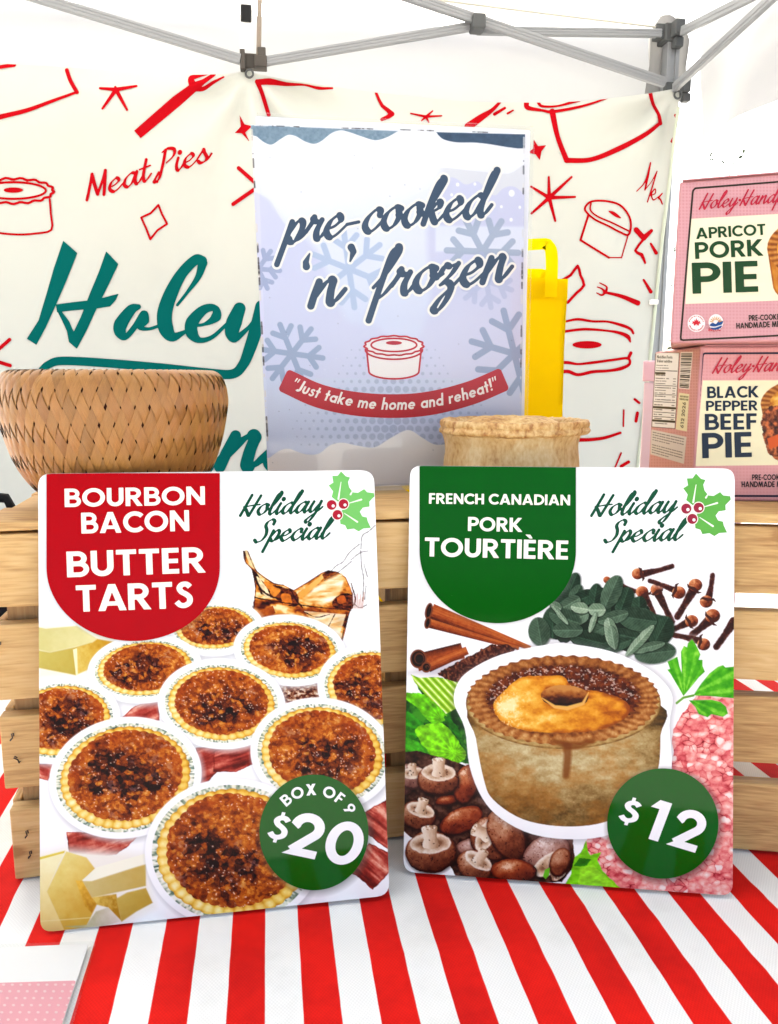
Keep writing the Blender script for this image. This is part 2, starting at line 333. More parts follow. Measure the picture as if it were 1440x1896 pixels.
def bacon_c(dx, dy, s):
    def f(X, Y, d):
        u = X * dx + Y * dy; v = -X * dy + Y * dx
        n = fbm(v / 9 + .7 * fbm(u / 30, v / 30, s), u / 70, s, 3) + .25 * (fbm(X / 6, Y / 6, s + 3) - .5) - .25 * sstep(-3, 0, d)
        return ramp(n, [(.15, '5d1712'), (.38, '932a20'), (.52, 'b9473a'), (.66, 'd77560'), (.8, 'eeb29a')])
    return f
def shade_c(a, b, x0, y0, x1, y1, n=.12, s=0, sc=10):       # a printed tone running from a to b
    A, B = hexc(a), hexc(b)
    def f(X, Y, d):
        L = (x1 - x0) ** 2 + (y1 - y0) ** 2; t = ((X - x0) * (x1 - x0) + (Y - y0) * (y1 - y0)) / L
        return mix(A, B, np.clip(t + n * 2 * (fbm(X / sc, Y / sc, s) - .5), 0, 1))
    return f
HOLLY = [[(925, 50), (960, 88), (992, 96), (976, 130), (985, 170), (1012, 205), (985, 262), (950, 300), (900, 275), (855, 240), (866, 200), (833, 155), (868, 135), (860, 85), (900, 84)],
         [(1000, 205), (1050, 210), (1096, 182), (1118, 206), (1168, 212), (1172, 236), (1134, 275), (1136, 312), (1086, 320), (1064, 350), (1082, 385), (1116, 392), (1122, 420), (1146, 470), (1090, 474), (1055, 496), (1020, 475), (970, 482), (955, 450), (920, 440), (915, 380), (950, 300), (985, 262)]]
HVEIN = [[(925, 130), (905, 255)], [(1018, 183), (995, 222)], [(980, 288), (1075, 260)], [(950, 362), (1045, 425)]]
HBERRY = [(855, 300, 36), (943, 293, 36), (898, 373, 36)]
def holly_layers(M, k, green, red):
    L = [('holly_leaf', sd_union([sd_poly(M(p)) for p in HOLLY]), green), ('leaf_vein', sd_union([sd_curve(M(v), [.6 * k, 1.7 * k]) for v in HVEIN]), 'f4fbe8')]
    cs = [(*M([b[:2]])[0], b[2] / 4 * k) for b in HBERRY]
    L.append(('berry_outline', sd_union([sd_ell(x, y, r + 1.6 * k, r + 1.6 * k) for x, y, r in cs]), 'fbf6ea'))
    L.append(('holly_berry', sd_union([sd_ell(x, y, r, r) for x, y, r in cs]), red))
    L.append(('berry_highlight', sd_union([sd_ell(x + 2.8 * k, y + 1.8 * k, 2.8 * k, 2.8 * k) for x, y, r in cs]), 'ffffff'))
    return L
def shield(x0, x1, y0, yc, ry):
    cx, rx = (x0 + x1) / 2, (x1 - x0) / 2
    return sd_poly(np.vstack([[(x0, y0), (x1, y0)], arc(cx, yc, rx, ry, 0, 180, 50)]))

def art_tarts():
    c = Canvas(62, 862, 730, 1736, 1., 'fefefe')
    z3 = lambda P: Z(P, 4, 60, 1140); z4 = lambda P: Z(P, 4, 400, 1140); z5 = lambda P: Z(P, 4, 60, 1440); z6 = lambda P: Z(P, 4, 400, 1400); r2 = lambda P: Z(P, 4, 400, 860)
    # butter, upper left
    c.paint(sd_poly(z3([(40, 60), (330, 72), (640, 150), (600, 230), (400, 430), (40, 470)])), 'f3efdd', soft=14)
    c.paint(sd_poly(z3([(40, 84), (100, 96), (330, 75), (480, 170), (430, 205), (130, 270), (40, 250)])), shade_c('d7cd86', 'e7e0a9', 60, 1160, 190, 1200, .2, 1), soft=2.6)
    c.paint(sd_poly(z3([(40, 255), (130, 272), (330, 230), (440, 200), (320, 440), (40, 385)])), shade_c('cfc06a', 'c4ad4a', 60, 1205, 150, 1250, .2, 2), soft=2.6)
    c.paint(sd_poly(z3([(330, 232), (440, 200), (480, 172), (610, 195), (470, 310), (410, 400), (320, 440)])), shade_c('e3c96b', 'c9951e', 140, 1200, 200, 1195, .35, 3, 7), soft=2.6)
    c.paint(sd_poly(z3([(300, 250), (322, 440), (336, 436), (330, 240)])), 'f3ecc0')
    # whisky splash
    sp = r2([(200, 640), (235, 640), (270, 720), (300, 790), (370, 840), (430, 880), (500, 893), (575, 930), (680, 868), (780, 803), (830, 783), (900, 795), (960, 835), (985, 890), (1012, 960), (1005, 1060), (985, 1110), (955, 1240), (930, 1330), (600, 1200), (330, 1160), (268, 1100), (285, 990), (290, 900), (265, 780), (215, 720)])
    def amber(X, Y, d):
        w = fbm(X / 30, Y / 26, 31) * 1.6; n = fbm(X / 26 + w, Y / 12 + w, 32, 3); n2 = fbm(X / 9 + w, Y / 7 - w, 33, 2)
        t = .60 + 1.5 * (n - .5) + .35 * (n2 - .5) - .35 * sstep(-3., -.5, d)
        return ramp(t, [(0, '1c0603'), (.2, '4a1406'), (.4, '96400c'), (.58, 'cf7a1e'), (.75, 'eba648'), (1, 'fbe3ae')])
    c.paint(sd_poly(sp), amber)
    def cream(X, Y, d):
        n = fbm(X / 30 + Y / 20, Y / 10, 41, 4); return ramp(n, [(.2, 'd98a2e'), (.38, 'eec27c'), (.55, 'f9e6bd'), (.8, 'fff8e6')])
    c.paint(sd_poly(r2([(640, 1005), (720, 920), (830, 850), (930, 805), (950, 850), (930, 930), (880, 1000), (780, 1045)])), cream, soft=5)
    c.paint(sd_poly(r2([(600, 965), (700, 880), (790, 815), (830, 800), (760, 880), (640, 985)])), shade_c('e8a94a', 'f2c878', 560, 1085, 600, 1065, .3, 5))
    c.paint(sd_warp(sd_poly(r2([(330, 900), (440, 890), (560, 930), (600, 980), (570, 1040), (470, 960), (380, 960)])), 3, 8, 3), '3a0f06')
    c.paint(sd_poly(r2([(300, 1090), (420, 1045), (440, 1100), (350, 1150)])), shade_c('d9741c', '8c3608', 475, 1125, 505, 1145, .5, 6, 5))
    c.paint(sd_poly(r2([(650, 1085), (960, 1110), (940, 1180), (900, 1300), (700, 1150)])), cream, alpha=.85)
    dk = lambda X, Y, d: ramp(fbm(X / 6, Y / 4, 88, 3), [(.3, '1e0704'), (.5, '4c1808'), (.7, '8a3c10')])
    for P in ([(265, 775), (300, 800), (340, 860), (420, 905), (520, 915), (600, 960), (600, 1045), (520, 1040), (430, 990), (340, 960), (300, 880)], [(860, 1010), (930, 960), (1000, 955), (1012, 1020), (1000, 1075), (880, 1060)], [(790, 812), (830, 784), (850, 800), (820, 835), (800, 840)]): c.paint(sd_warp(sd_poly(catmull(r2(P), 4, True)), 2.2, 7, 2), dk, soft=1.6)
    for P, q in (([(300, 840), (330, 850), (385, 930), (400, 985), (350, 960)], 'f4dcae'), ([(350, 865), (430, 905), (480, 930), (430, 985), (390, 930)], 'e0872a'), ([(480, 965), (545, 965), (560, 1030), (500, 1035)], 'd2741c'), ([(215, 650), (235, 645), (280, 735), (290, 775), (250, 745)], 'edd09a'), ([(900, 985), (950, 975), (960, 1020), (910, 1030)], 'c05a18'), ([(960, 900), (985, 900), (1005, 960), (970, 945)], 'e08a34')): c.paint(sd_warp(sd_poly(catmull(r2(P), 4, True)), 1.8, 6, 4), lambda X, Y, d, q=q: np.clip(hexc(q) * (1 + .5 * (fbm(X / 6, Y / 5, 5) - .5))[..., None], 0, 1), soft=1.6)
    E = r2([(200, 640), (215, 720), (265, 780), (290, 900), (285, 990), (268, 1100), (330, 1150)]); c.paint(sd_warp(sd_curve(catmull(E, 6), .6), 1., 5, 3), '3a1408', alpha=.8)
    c.paint(sd_warp(sd_curve(catmull(r2([(235, 645), (300, 790), (430, 880), (500, 893)]), 6), [.6] * 19), 1., 5, 6), '3a1408', alpha=.7)
    for P, r in (([(285, 985), (480, 1020), (740, 1055), (1000, 1080)], 1.1), ([(270, 780), (300, 870), (360, 950), (470, 1000)], 1.6), ([(560, 940), (590, 1000), (640, 1060)], 1.6), ([(650, 1090), (740, 1130), (840, 1110)], .7), ([(880, 1110), (830, 1200)], 1.), ([(970, 1100), (930, 1300)], 1.), ([(1000, 880), (1030, 1000), (1000, 1070)], 1.0)):
        c.paint(sd_warp(sd_curve(catmull(r2(P), 6), r), 1.2, 5, 8), '2c0c06', alpha=.9)
    for P in ([(850, 790), (890, 750), (940, 720), (985, 655), (1060, 590)], [(1070, 640), (1078, 760), (1092, 850), (1085, 1010)], [(1178, 450), (1130, 495), (1082, 530), (1072, 625)], [(1000, 705), (1065, 655), (1125, 640)], [(800, 860), (900, 800), (1000, 720)], [(1095, 740), (1120, 830)], [(1000, 1010), (1060, 1060), (1115, 1040)], [(1110, 900), (1100, 1000)]):
        c.paint(sd_warp(sd_curve(catmull(r2(P), 8), .7), .6, 4, 4), '55504e', alpha=.8, soft=1.3)
    for k in range(9): c.paint(sd_curve(r2([(1000 + k * 12, 1000 - 60 * hash2(np.array(k), np.array(1), 3)), (1004 + k * 10, 1065)]), .55), 'a8563c', alpha=.7, soft=1.2)
    # bacon and chips between the stickers
    c.paint(sd_poly(z4([(470, 500), (750, 480), (795, 615), (650, 640), (490, 665)])), lambda X, Y, d: ramp(fbm(X / 6, Y / 4, 77, 4), [(.25, '2a0c08'), (.45, '6d2a17'), (.6, 'b98a66'), (.75, 'e8d9c6')]))
    for P, dx, dy, s in ((z3([(630, 780), (760, 665), (940, 625), (940, 775)]), .9, -.4, 1), (z3([(40, 1100), (190, 1090), (115, 1220), (40, 1200)]), .9, .3, 2), (z3([(1205, 975), (1480, 975), (1480, 1130), (1370, 1160), (1300, 1230), (1205, 1275), (1240, 1150)]), .9, -.35, 3), (z4([(-20, 1000), (270, 930), (270, 1100), (150, 1155), (-20, 1155)]), .95, -.25, 4), (z5([(250, 400), (790, 420), (690, 520), (620, 568), (500, 590), (420, 578), (330, 640), (240, 645), (268, 560)]), .93, -.3, 5), (z6([(1080, 420), (1290, 310), (1290, 700), (1200, 640), (1120, 570)]), .8, .6, 6), (z6([(1000, 870), (1130, 640), (1290, 720), (1290, 850), (1160, 992), (1060, 900)]), .75, .65, 7)):
        c.paint(sd_warp(sd_poly(P), 1.6, 9, s), bacon_c(dx, dy, s))
    # butter, lower left
    c.paint(sd_poly(z5([(40, 560), (250, 520), (830, 560), (900, 960), (600, 1110), (40, 1160)])), 'f6f1e6', soft=20)
    c.paint(sd_poly(z5([(30, 590), (245, 535), (105, 840), (240, 1140), (30, 1170)])), shade_c('fbf3c4', 'eccf83', 90, 1590, 90, 1715, .12, 11), soft=2.6)
    c.paint(sd_poly(z5([(40, 592), (240, 540), (236, 556), (40, 610)])), 'e6cf52')
    c.paint(sd_poly(z5([(105, 842), (250, 545), (400, 590), (465, 675), (370, 760), (430, 870), (480, 930), (390, 1120), (235, 1130)])), shade_c('eedc8a', 'dcae46', 100, 1600, 165, 1680, .25, 12, 14), soft=2.6)
    c.paint(sd_poly(z5([(320, 760), (375, 765), (440, 880), (480, 930), (440, 1000), (390, 950)])), shade_c('f0c24a', 'c2871f', 145, 1635, 175, 1690, .5, 13, 6), soft=2.6)
    c.paint(sd_poly(z5([(370, 758), (470, 665), (700, 600), (840, 560), (840, 640), (760, 668), (440, 765)])), 'fbf8e4')
    c.paint(sd_poly(z5([(372, 765), (440, 765), (770, 660), (840, 640), (840, 800), (440, 888)])), shade_c('d7c384', 'cdb05e', 155, 1630, 260, 1640, .2, 14), soft=2.6)
    c.paint(sd_poly(z5([(440, 885), (620, 860), (660, 1060), (560, 960), (480, 940)])), shade_c('e9c864', 'b88924', 170, 1660, 220, 1690, .6, 15, 6), soft=2.6)
    c.paint(sd_poly(z5([(620, 895), (700, 850), (840, 815), (890, 925), (770, 990), (660, 1065)])), shade_c('d0b65c', 'c09c3a', 220, 1660, 270, 1690, .2, 16), soft=2.6)
    c.paint(sd_poly(z5([(240, 1100), (400, 1090), (470, 990), (560, 960), (655, 1062), (560, 1090), (400, 1120)])), shade_c('b9ad7e', 'e9e3d6', 140, 1700, 220, 1705, .2, 17), soft=2.6)
    c.paint(sd_curve(z5([(60, 1062), (240, 1050), (430, 1035)]), 1.), 'f5e2ac', alpha=.6)
    T = [(398, 1162, 77, 41, -3), (268, 1238, 93, 52, -5), (536, 1204, 91, 54, 5), (112, 1334, 98, 68, -8), (694, 1275, 94, 71, 8), (410, 1303, 105, 72, 3), (596, 1397, 120, 93, 8), (232, 1440, 129, 100, -10), (431, 1580, 150, 127, 2)]
    for k, t in enumerate(T): paint_tart(c, *t, 20 + k * 13)
    c.paint(sd_grow(shield(86, 407, 877, 1050, 137), 2), '8a8a88', soft=14, alpha=.45)
    c.paint(sd_ell(584, 1546, 104, 109), '6a6a66', soft=16, alpha=.55)
    lay = {'title': [(None, shield(86, 407, 876, 1050, 137), 'c2000e')],
           'title_text': sd_union([text('BOURBON', (120, 939), (379.5, 934.5), 34), text('BACON', (151, 988), (350.5, 983), 38.5), text('BUTTER', (124.5, 1069), (380, 1060), 47.5), text('TARTS', (142, 1133), (357, 1125), 49, gap=.06)]),
           'badge': sd_ell(581, 1541, 101, 107),
           'badge_text': sd_union([text_arc('BOX OF 9', 581, 1541, 69, -137, -27, 21), text('20', (521, 1578), (659, 1607), 82, slant=.08), text('$', (492, 1550), (527, 1557), 46, slant=.08)]),
           'heading': sd_union([script('Holiday', (444, 955), (592, 947), 19, wt=.36), script('Special', (472, 1004), (605, 996), 19.5, wt=.36)]),
           'holly': holly_layers(r2, 1., '77c564', 'b01528')}
    return c, lay

def leaf_c(dark, light, s, ux, uy, cx, cy):
    A, B = hexc(dark), hexc(light)
    def f(X, Y, d):
        u = (X - cx) * ux + (Y - cy) * uy; v = -(X - cx) * uy + (Y - cy) * ux
        vein = sstep(.75, 1, np.abs(np.sin((u + np.abs(v) * .9) * .55)))
        t = .42 + .6 * (fbm(X / 7, Y / 7, s) - .5) + .16 * np.sign(v) + .35 * sstep(1.6, .3, np.abs(v)) + .18 * vein + .25 * sstep(-1.6, 0, d)
        return mix(A, B, np.clip(t, 0, 1))
    return f
def art_tourtiere():
    c = Canvas(738, 850, 1368, 1668, 1., 'fefefe')
    zc = lambda P: Z(P, 4.8, 740, 1100); zp = lambda P: Z(P, 3.4286, 840, 1180); zm = lambda P: Z(P, 4, 740, 1360); zl = lambda P: Z(P, 6, 1200, 1140); zg = lambda P: Z(P, 4.5, 1060, 1380); r2 = lambda P: Z(P, 3.6, 1040, 850)
    # cinnamon
    c.paint(sd_poly(zc([(90, 700), (200, 640), (600, 560), (620, 640), (340, 740)])), 'c2bcc4', soft=16, alpha=.8)
    def cin(x0, y0, x1, y1, hw, s):
        L = math.hypot(x1 - x0, y1 - y0); ux, uy = (x1 - x0) / L, (y1 - y0) / L
        def f(X, Y, d):
            u = (X - x0) * ux + (Y - y0) * uy; v = (-(X - x0) * uy + (Y - y0) * ux) / hw
            t = .62 - .42 * np.abs(v + .25) ** 1.6 + .35 * (fbm(u / 30, v * 9, s) - .5) + .2 * (fbm(X / 4, Y / 4, s) - .5)
            return ramp(t, [(0, '3a1206'), (.25, '71290c'), (.5, 'a64a18'), (.75, 'c97434'), (1, 'e3a36a')])
        return f
    for (P0, P1, h0, h1, s) in (((560, 500), (150, 610), 70, 78, 3), ((250, 645), (600, 500), 52, 36, 4), ((270, 250), (1060, 478), 52, 22, 2), ((280, 150), (1160, 480), 68, 20, 1)):
        a, b = zc([P0, P1]); c.paint(sd_poly(ribbon(np.linspace(a, b, 6), np.linspace(h0, h1, 6) * 2 / 4.8)), cin(*a, *b, h0 / 4.8, s))
    for x, y, rx, ry, rot in ((258, 150, 34, 74, 12), (248, 255, 30, 55, 12), (165, 575, 74, 84, 0), (235, 650, 45, 48, 0)):
        x, y = zc([(x, y)])[0]
        c.paint(sd_ell(x, y, rx / 4.8, ry / 4.8, rot), '7a3a1e'); c.paint(sd_ell(x, y, rx / 4.8 - 3, ry / 4.8 - 3, rot), '1c0805'); c.paint(sd_ell(x + 1.5, y - 1, rx / 4.8 - 6, ry / 4.8 - 7, rot), '5b2812'); c.paint(sd_ell(x + 2, y, max(rx / 4.8 - 8, 1.5), max(ry / 4.8 - 9, 2), rot), '150604')
    c.paint(sd_warp(sd_poly(zc([(330, 705), (440, 640), (640, 540), (800, 450), (950, 445), (1040, 485), (800, 640), (560, 790), (430, 765)])), 3, 5, 9), lambda X, Y, d: ramp(fbm(X / 3.5, Y / 3.5, 9, 3), [(.2, '220a07'), (.5, '4d1c12'), (.75, '8a4a30')]))
    # cloves
    def clove(hx, hy, r, x0, y0, x1, y1, w, s):
        a, b = r2([(x0, y0), (x1, y1)]); h = r2([(hx, hy)])[0]; k = 1 / 3.6
        c.paint(sd_grow(sd_curve([a, b], w * k * .55), 1.5), 'd9cfd6', soft=8, alpha=.6)
        c.paint(sd_warp(sd_curve([h * .3 + a * .7, (a + b) / 2, b], [w * k * .72, w * k * .48, w * k * .5]), .8, 5, s), lambda X, Y, d: ramp(.5 + 1.2 * (fbm(X / 4, Y / 4, s) - .5) + .09 * d, [(0, '331512'), (.45, '55271f'), (.8, '7d4a3c'), (1, '9b6a58')]))
        if r:
            c.paint(sd_ell(*h, r * k, r * k * .93), lambda X, Y, d: ramp(.45 + .9 * (fbm(X / 5, Y / 5, s + 1) - .5) - .035 * ((X - h[0]) + (Y - h[1])) , [(0, '4a1c10'), (.35, '85381c'), (.65, 'b5643a'), (1, 'e0a070')]))
            for q in (-1, 1):
                n = (b - a) / np.linalg.norm(b - a); m = np.array([-n[1], n[0]]) * q
                e = h * .45 + a * .55; c.paint(sd_curve([e - n * 2, e + m * r * k * .8, e + m * r * k * 1.15 - n * 3], [3, 2.2, .8]), '45201a')
    for k, t in enumerate(((505, 765, 40, 560, 765, 735, 715, 34), (300, 805, 25, 400, 850, 485, 880, 32), (535, 885, 42, 570, 930, 620, 1045, 30), (630, 868, 40, 645, 905, 735, 1085, 40), (780, 890, 45, 725, 860, 585, 810, 30), (890, 840, 46, 865, 895, 770, 1050, 44), (962, 950, 44, 985, 915, 1005, 775, 34), (865, 1080, 44, 825, 1095, 735, 1140, 40), (1005, 1045, 50, 970, 1090, 870, 1170, 48), (945, 1235, 44, 895, 1200, 730, 1170, 36), (1160, 1060, 0, 1140, 1095, 1030, 1250, 46))): clove(*t, 50 + k)
    # sage
    c.paint(sd_warp(sd_poly(catmull(r2([(-120, 1080), (-60, 1000), (20, 900), (150, 890), (300, 860), (420, 900), (540, 960), (620, 1060), (700, 1100), (690, 1230), (560, 1290), (380, 1280), (150, 1240), (-60, 1200)]), 4, True)), 6, 12, 3), '18281c')
    S = [(62, 860, 50, 110, 22, 0), (0, 950, 90, 60, -35, .1), (90, 905, 40, 75, 30, .2), (280, 960, 46, 80, -15, .1), (450, 1010, 100, 55, 20, .1), (590, 1100, 110, 60, -15, .2), (100, 1060, 80, 50, -20, .5), (430, 1180, 110, 50, 12, .1), (230, 1150, 90, 46, -30, .25), (150, 925, 90, 52, -20, 0), (222, 905, 42, 78, 10, 0), (420, 930, 60, 80, 20, 0), (515, 975, 52, 60, 0, 0), (332, 885, 62, 118, 24, .3), (60, 960, 70, 45, -30, .4), (660, 1145, 82, 105, 28, 0), (505, 1065, 130, 80, 8, .15), (340, 1055, 105, 42, -16, .35), (-60, 1090, 70, 105, 0, 0), (20, 1060, 110, 62, 20, .2), (-150, 1150, 72, 95, -10, .25), (180, 1205, 130, 60, 14, 0), (40, 1140, 100, 50, 0, .3), (350, 1245, 120, 45, -20, .1), (620, 1290, 138, 72, -7, .2), (570, 1255, 120, 30, -14, .45), (120, 992, 60, 38, 10, .9), (235, 1005, 56, 44, 0, .9), (205, 1090, 20, 70, 18, .8), (330, 1160, 44, 105, -12, .85), (340, 1190, 30, 80, -10, .6), (520, 1210, 30, 138, 42, .8), (-40, 980, 40, 28, 30, .7), (-10, 1040, 16, 80, -40, .75)]
    for k, (x, y, rx, ry, rot, lt) in enumerate(S):
        x, y = r2([(x, y)])[0]; rx /= 3.6; ry /= 3.6; long = rx > ry; a = math.radians(rot if long else rot + 90)
        A, B = mix(hexc('101f14'), hexc('5f7a5e'), lt), mix(hexc('3a5a42'), hexc('c6d6bc'), lt)
        f = leaf_c('000000', 'ffffff', 60 + k, math.cos(a), math.sin(a), x, y)
        c.paint(sd_grow(sd_ell(x + 1, y + 1, rx, ry, rot), .8), '0d1810', soft=4, alpha=.6)
        c.paint(sd_warp(sd_ell(x, y, rx, ry, rot), 1.2, 9, k), lambda X, Y, d, f=f, A=A, B=B: mix(A, B, f(X, Y, d)[..., 0]))
    # minced pork
    def mince(X, Y, d):
        wx = X + 9 * (fbm(X / 18, Y / 18, 5) - .5); wy = Y + 9 * (fbm(X / 18, Y / 18, 6) - .5)
        f1, f2, cid = worley(wx / 15, wy / 11, 21); g1, g2, gid = worley(wx / 8, wy / 7, 22)
        t = .60 + .34 * (cid - .5) + .12 * (gid - .5) + .55 * (fbm(X / 12, Y / 9, 23) - .5) + .30 * (.42 - f1) * 1.0 - .42 * sstep(.16, .0, f2 - f1) * sstep(.45, .68, fbm(X / 22, Y / 22, 24))
        C = ramp(t, [(0, '6d0c18'), (.2, 'b02c38'), (.42, 'e2686c'), (.62, 'f29892'), (.82, 'f9c8be'), (1, 'fff3ee')])
        return mix(C, hexc('fff0ea'), .85 * (cid > .86) * sstep(.6, .3, f1))
    c.paint(sd_warp(sd_poly([(1300, 1275), (1330, 1290), (1368, 1280), (1368, 1670), (1085, 1670), (1070, 1590), (1090, 1545), (1242, 1480), (1246, 1350), (1262, 1320)]), 4, 16, 4), mince)
    # celery
    zone = sd_warp(sd_poly(zc([(100, 715), (170, 742), (340, 738), (530, 790), (600, 1100), (620, 1500), (40, 1500), (40, 880), (190, 885)])), 2, 9, 3)
    c.paint(zone, lambda X, Y, d: ramp(fbm(X / 14, Y / 14, 71), [(.3, '07300a'), (.5, '1c6a12'), (.7, '3f9a1a')]))
    a, b = zc([(180, 720), (480, 1040)]); n = (b - a) / np.linalg.norm(b - a)
    c.paint(sd_poly(zc([(100, 715), (170, 742), (340, 738), (530, 790), (510, 1010), (400, 1070), (230, 900), (130, 780)])), lambda X, Y, d: ramp(.5 + .5 * np.sin((-(X - a[0]) * n[1] + (Y - a[1]) * n[0]) * .62) + .3 * (fbm(X / 8, Y / 8, 2) - .5), [(0, '6fa80a'), (.5, 'a4d51a'), (.85, 'c8ea5a'), (1, 'eefac0')]))
    for P, q, s in (([(40, 885), (190, 880), (300, 960), (420, 1080), (380, 1130), (300, 1150), (220, 1090), (150, 1010), (60, 940)], '64b80c', 1), ([(50, 1060), (140, 1090), (230, 1180), (180, 1260), (60, 1290)], '2c8a12', 2), ([(135, 1215), (190, 1165), (300, 1150), (390, 1150), (470, 1240), (540, 1340), (590, 1430), (520, 1500), (330, 1500), (210, 1460), (200, 1370), (170, 1290)], '78c814', 3), ([(40, 1290), (120, 1300), (210, 1350), (300, 1500), (40, 1500)], '3fa018', 4), ([(400, 1080), (470, 1130), (540, 1240), (590, 1400), (500, 1260), (420, 1160)], '1d6a10', 5)):
        Q = zc(P); m = Q.mean(0); cc = hexc(q)
        c.paint(sd_warp(sd_poly(catmull(Q, 4, True)), 2.2, 6, s), lambda X, Y, d, cc=cc, m=m, s=s: np.clip(cc * (1 + .9 * (fbm(X / 9, Y / 9, s) - .5) + .16 * sstep(.7, 1, np.abs(np.sin(np.arctan2(Y - m[1] - 20, X - m[0] - 30) * 9))))[..., None], 0, 1))
    # mushrooms
    c.paint(sd_warp(sd_poly(zm([(0, 130), (130, 120), (400, 200), (560, 260), (700, 600), (960, 720), (1280, 760), (1300, 960), (1200, 1090), (900, 1100), (680, 1110), (420, 1060), (350, 930), (60, 740), (0, 700)])), 2, 9, 5), lambda X, Y, d: ramp(fbm(X / 13, Y / 13, 81), [(.3, '1c0c08'), (.5, '3a1c12'), (.7, '6a4234')]))
    def cap(x, y, rx, ry, rot, tone, s):
        x, y = zm([(x, y)])[0]; rx /= 4; ry /= 4; T = {'b': [(0, '2e100a'), (.3, '6a301c'), (.55, '9a5636'), (.8, 'c08a68'), (1, 'e6c6ac')], 'r': [(0, '2a0c08'), (.3, '6b220f'), (.6, '9c4322'), (.85, 'c47a4e'), (1, 'edc8a8')], 'p': [(0, '40201c'), (.3, '7a4a40'), (.6, 'a87868'), (.85, 'd0aea0'), (1, 'efe0d8')], 'c': [(0, '9a7058'), (.3, 'cfae94'), (.6, 'ecd8c4'), (.85, 'f9efe4'), (1, 'fffaf4')]}[tone]
        def f(X, Y, d):
            t = .5 - .9 * ((X - x) / rx * .12 + (Y - y) / ry * .34) + .45 * (fbm(X / 11, Y / 11, s) - .5) + .16 * (fbm(X / 3, Y / 3, s + 1) - .5) - .38 * sstep(-6, 0, d) + .25 * sstep(.8, .1, np.hypot((X - x + .25 * rx) / rx, (Y - y + .35 * ry) / ry)) - .35 * sstep(.72, .80, fbm(X / 3, Y / 3, s + 5, 2))
            return ramp(t, T)
        c.paint(sd_grow(sd_ell(x + 1, y + 2, rx, ry, rot), 1), '160806', soft=6, alpha=.5)
        c.paint(sd_warp(sd_ell(x, y, rx, ry, rot), 2, 14, s), f)
    def shroom(x, y, r, rot, s, tone='b', sq=.82):             # seen from the side and below: brown cap, cream gills, cut stem
        a = math.radians(rot); R2 = np.array([[math.cos(a), -math.sin(a)], [math.sin(a), math.cos(a)]]); o = zm([(x, y)])[0]; q = r / 4
        L = lambda P: np.asarray(P, float) * q @ R2.T + o
        cap(x, y, r, r * sq, rot, tone, s)
        cx, cy = L([(0, -.34)])[0]
        c.paint(sd_warp(sd_ell(cx, cy, .80 * q, .40 * q, rot), 1.5, 7, s + 3), lambda X, Y, d: ramp(.86 + .5 * (fbm(X / 6, Y / 6, s) - .5) + .05 * d, [(0, '8a5c40'), (.35, 'c49c7c'), (.7, 'ecd9c2'), (1, 'fbf3e8')]), soft=2)
        ex, ey = L([(-.3, -.5)])[0]; fx, fy = L([(.34, -.5)])[0]
        c.paint(sd_warp(sd_poly(catmull(L([(-.30, -.22), (-.25, -.60), (-.31, -.95), (0, -1.04), (.28, -.98), (.26, -.60), (.34, -.20), (0, -.12)]), 4, True)), 1.4, 5, s + 6), lambda X, Y, d: ramp(.2 + ((X - ex) * (fx - ex) + (Y - ey) * (fy - ey)) / (.64 * q) ** 2 * .9 + .3 * (fbm(X / 4, Y / 7, s) - .5) + .04 * d * 0, [(0, 'f8efe0'), (.4, 'f0dec8'), (.75, 'd8b698'), (1, 'b08868')]))
        tx, ty = L([(-.02, -.95)])[0]; c.paint(sd_warp(sd_ell(tx, ty, .25 * q, .09 * q, rot), 1, 4, s), lambda X, Y, d: ramp(fbm(X / 3, Y / 3, s + 2), [(.3, '9a7050'), (.5, 'e2c8ac'), (.7, 'fbf2e2')]))
        for j in range(5):
            hx, hy = L([(-.5 + hash2(np.array(j), np.array(s), 1), -.6 + .5 * hash2(np.array(j), np.array(s), 2))])[0]; c.paint(sd_ell(hx, hy, 1.6, 1.0, 40 * j), '3a1c10', alpha=.7)
    cap(35, 330, 80, 120, 0, 'p', 90); cap(350, 490, 90, 40, -10, 'r', 91); cap(490, 370, 92, 148, 14, 'r', 92); shroom(100, 320, 105, -6, 93, 'p'); shroom(285, 335, 158, 2, 94, sq=.74); shroom(140, 600, 132, 18, 95); cap(455, 640, 172, 96, -24, 'r', 96)
    cap(540, 840, 120, 70, 0, 'p', 97); shroom(690, 770, 165, -62, 98, 'b', 1.05); cap(790, 745, 125, 205, -28, 'b', 99); shroom(230, 870, 190, -3, 100); shroom(555, 975, 140, 32, 101); shroom(1090, 900, 185, 150, 102, 'p'); cap(1185, 945, 75, 110, 22, 'b', 103); cap(845, 1015, 172, 96, 5, 'r', 104)
    c.paint(sd_poly(zm([(1060, 1050), (1075, 1000), (1110, 985), (1105, 1040), (1080, 1070)])), '6cc022')
    # lettuce and parsley
    for P, q in ((zg([(-70, 1170), (-20, 1080), (20, 930), (70, 890), (110, 800), (125, 880), (150, 915), (235, 890), (205, 960), (260, 1060), (400, 1190), (300, 1260), (-60, 1260)]), '7fd018'), (zg([(10, 1000), (60, 940), (150, 950), (120, 1000), (60, 1010)]), '2f7d10'), (zg([(40, 1180), (60, 1020), (170, 990), (260, 1080), (380, 1190), (200, 1230)]), '9be02c')):
        cc = hexc(q); c.paint(sd_warp(sd_poly(P), 1.5, 7, 3), lambda X, Y, d, cc=cc: np.clip(cc * (1 + .5 * (fbm(X / 12, Y / 6, 7) - .5))[..., None], 0, 1))
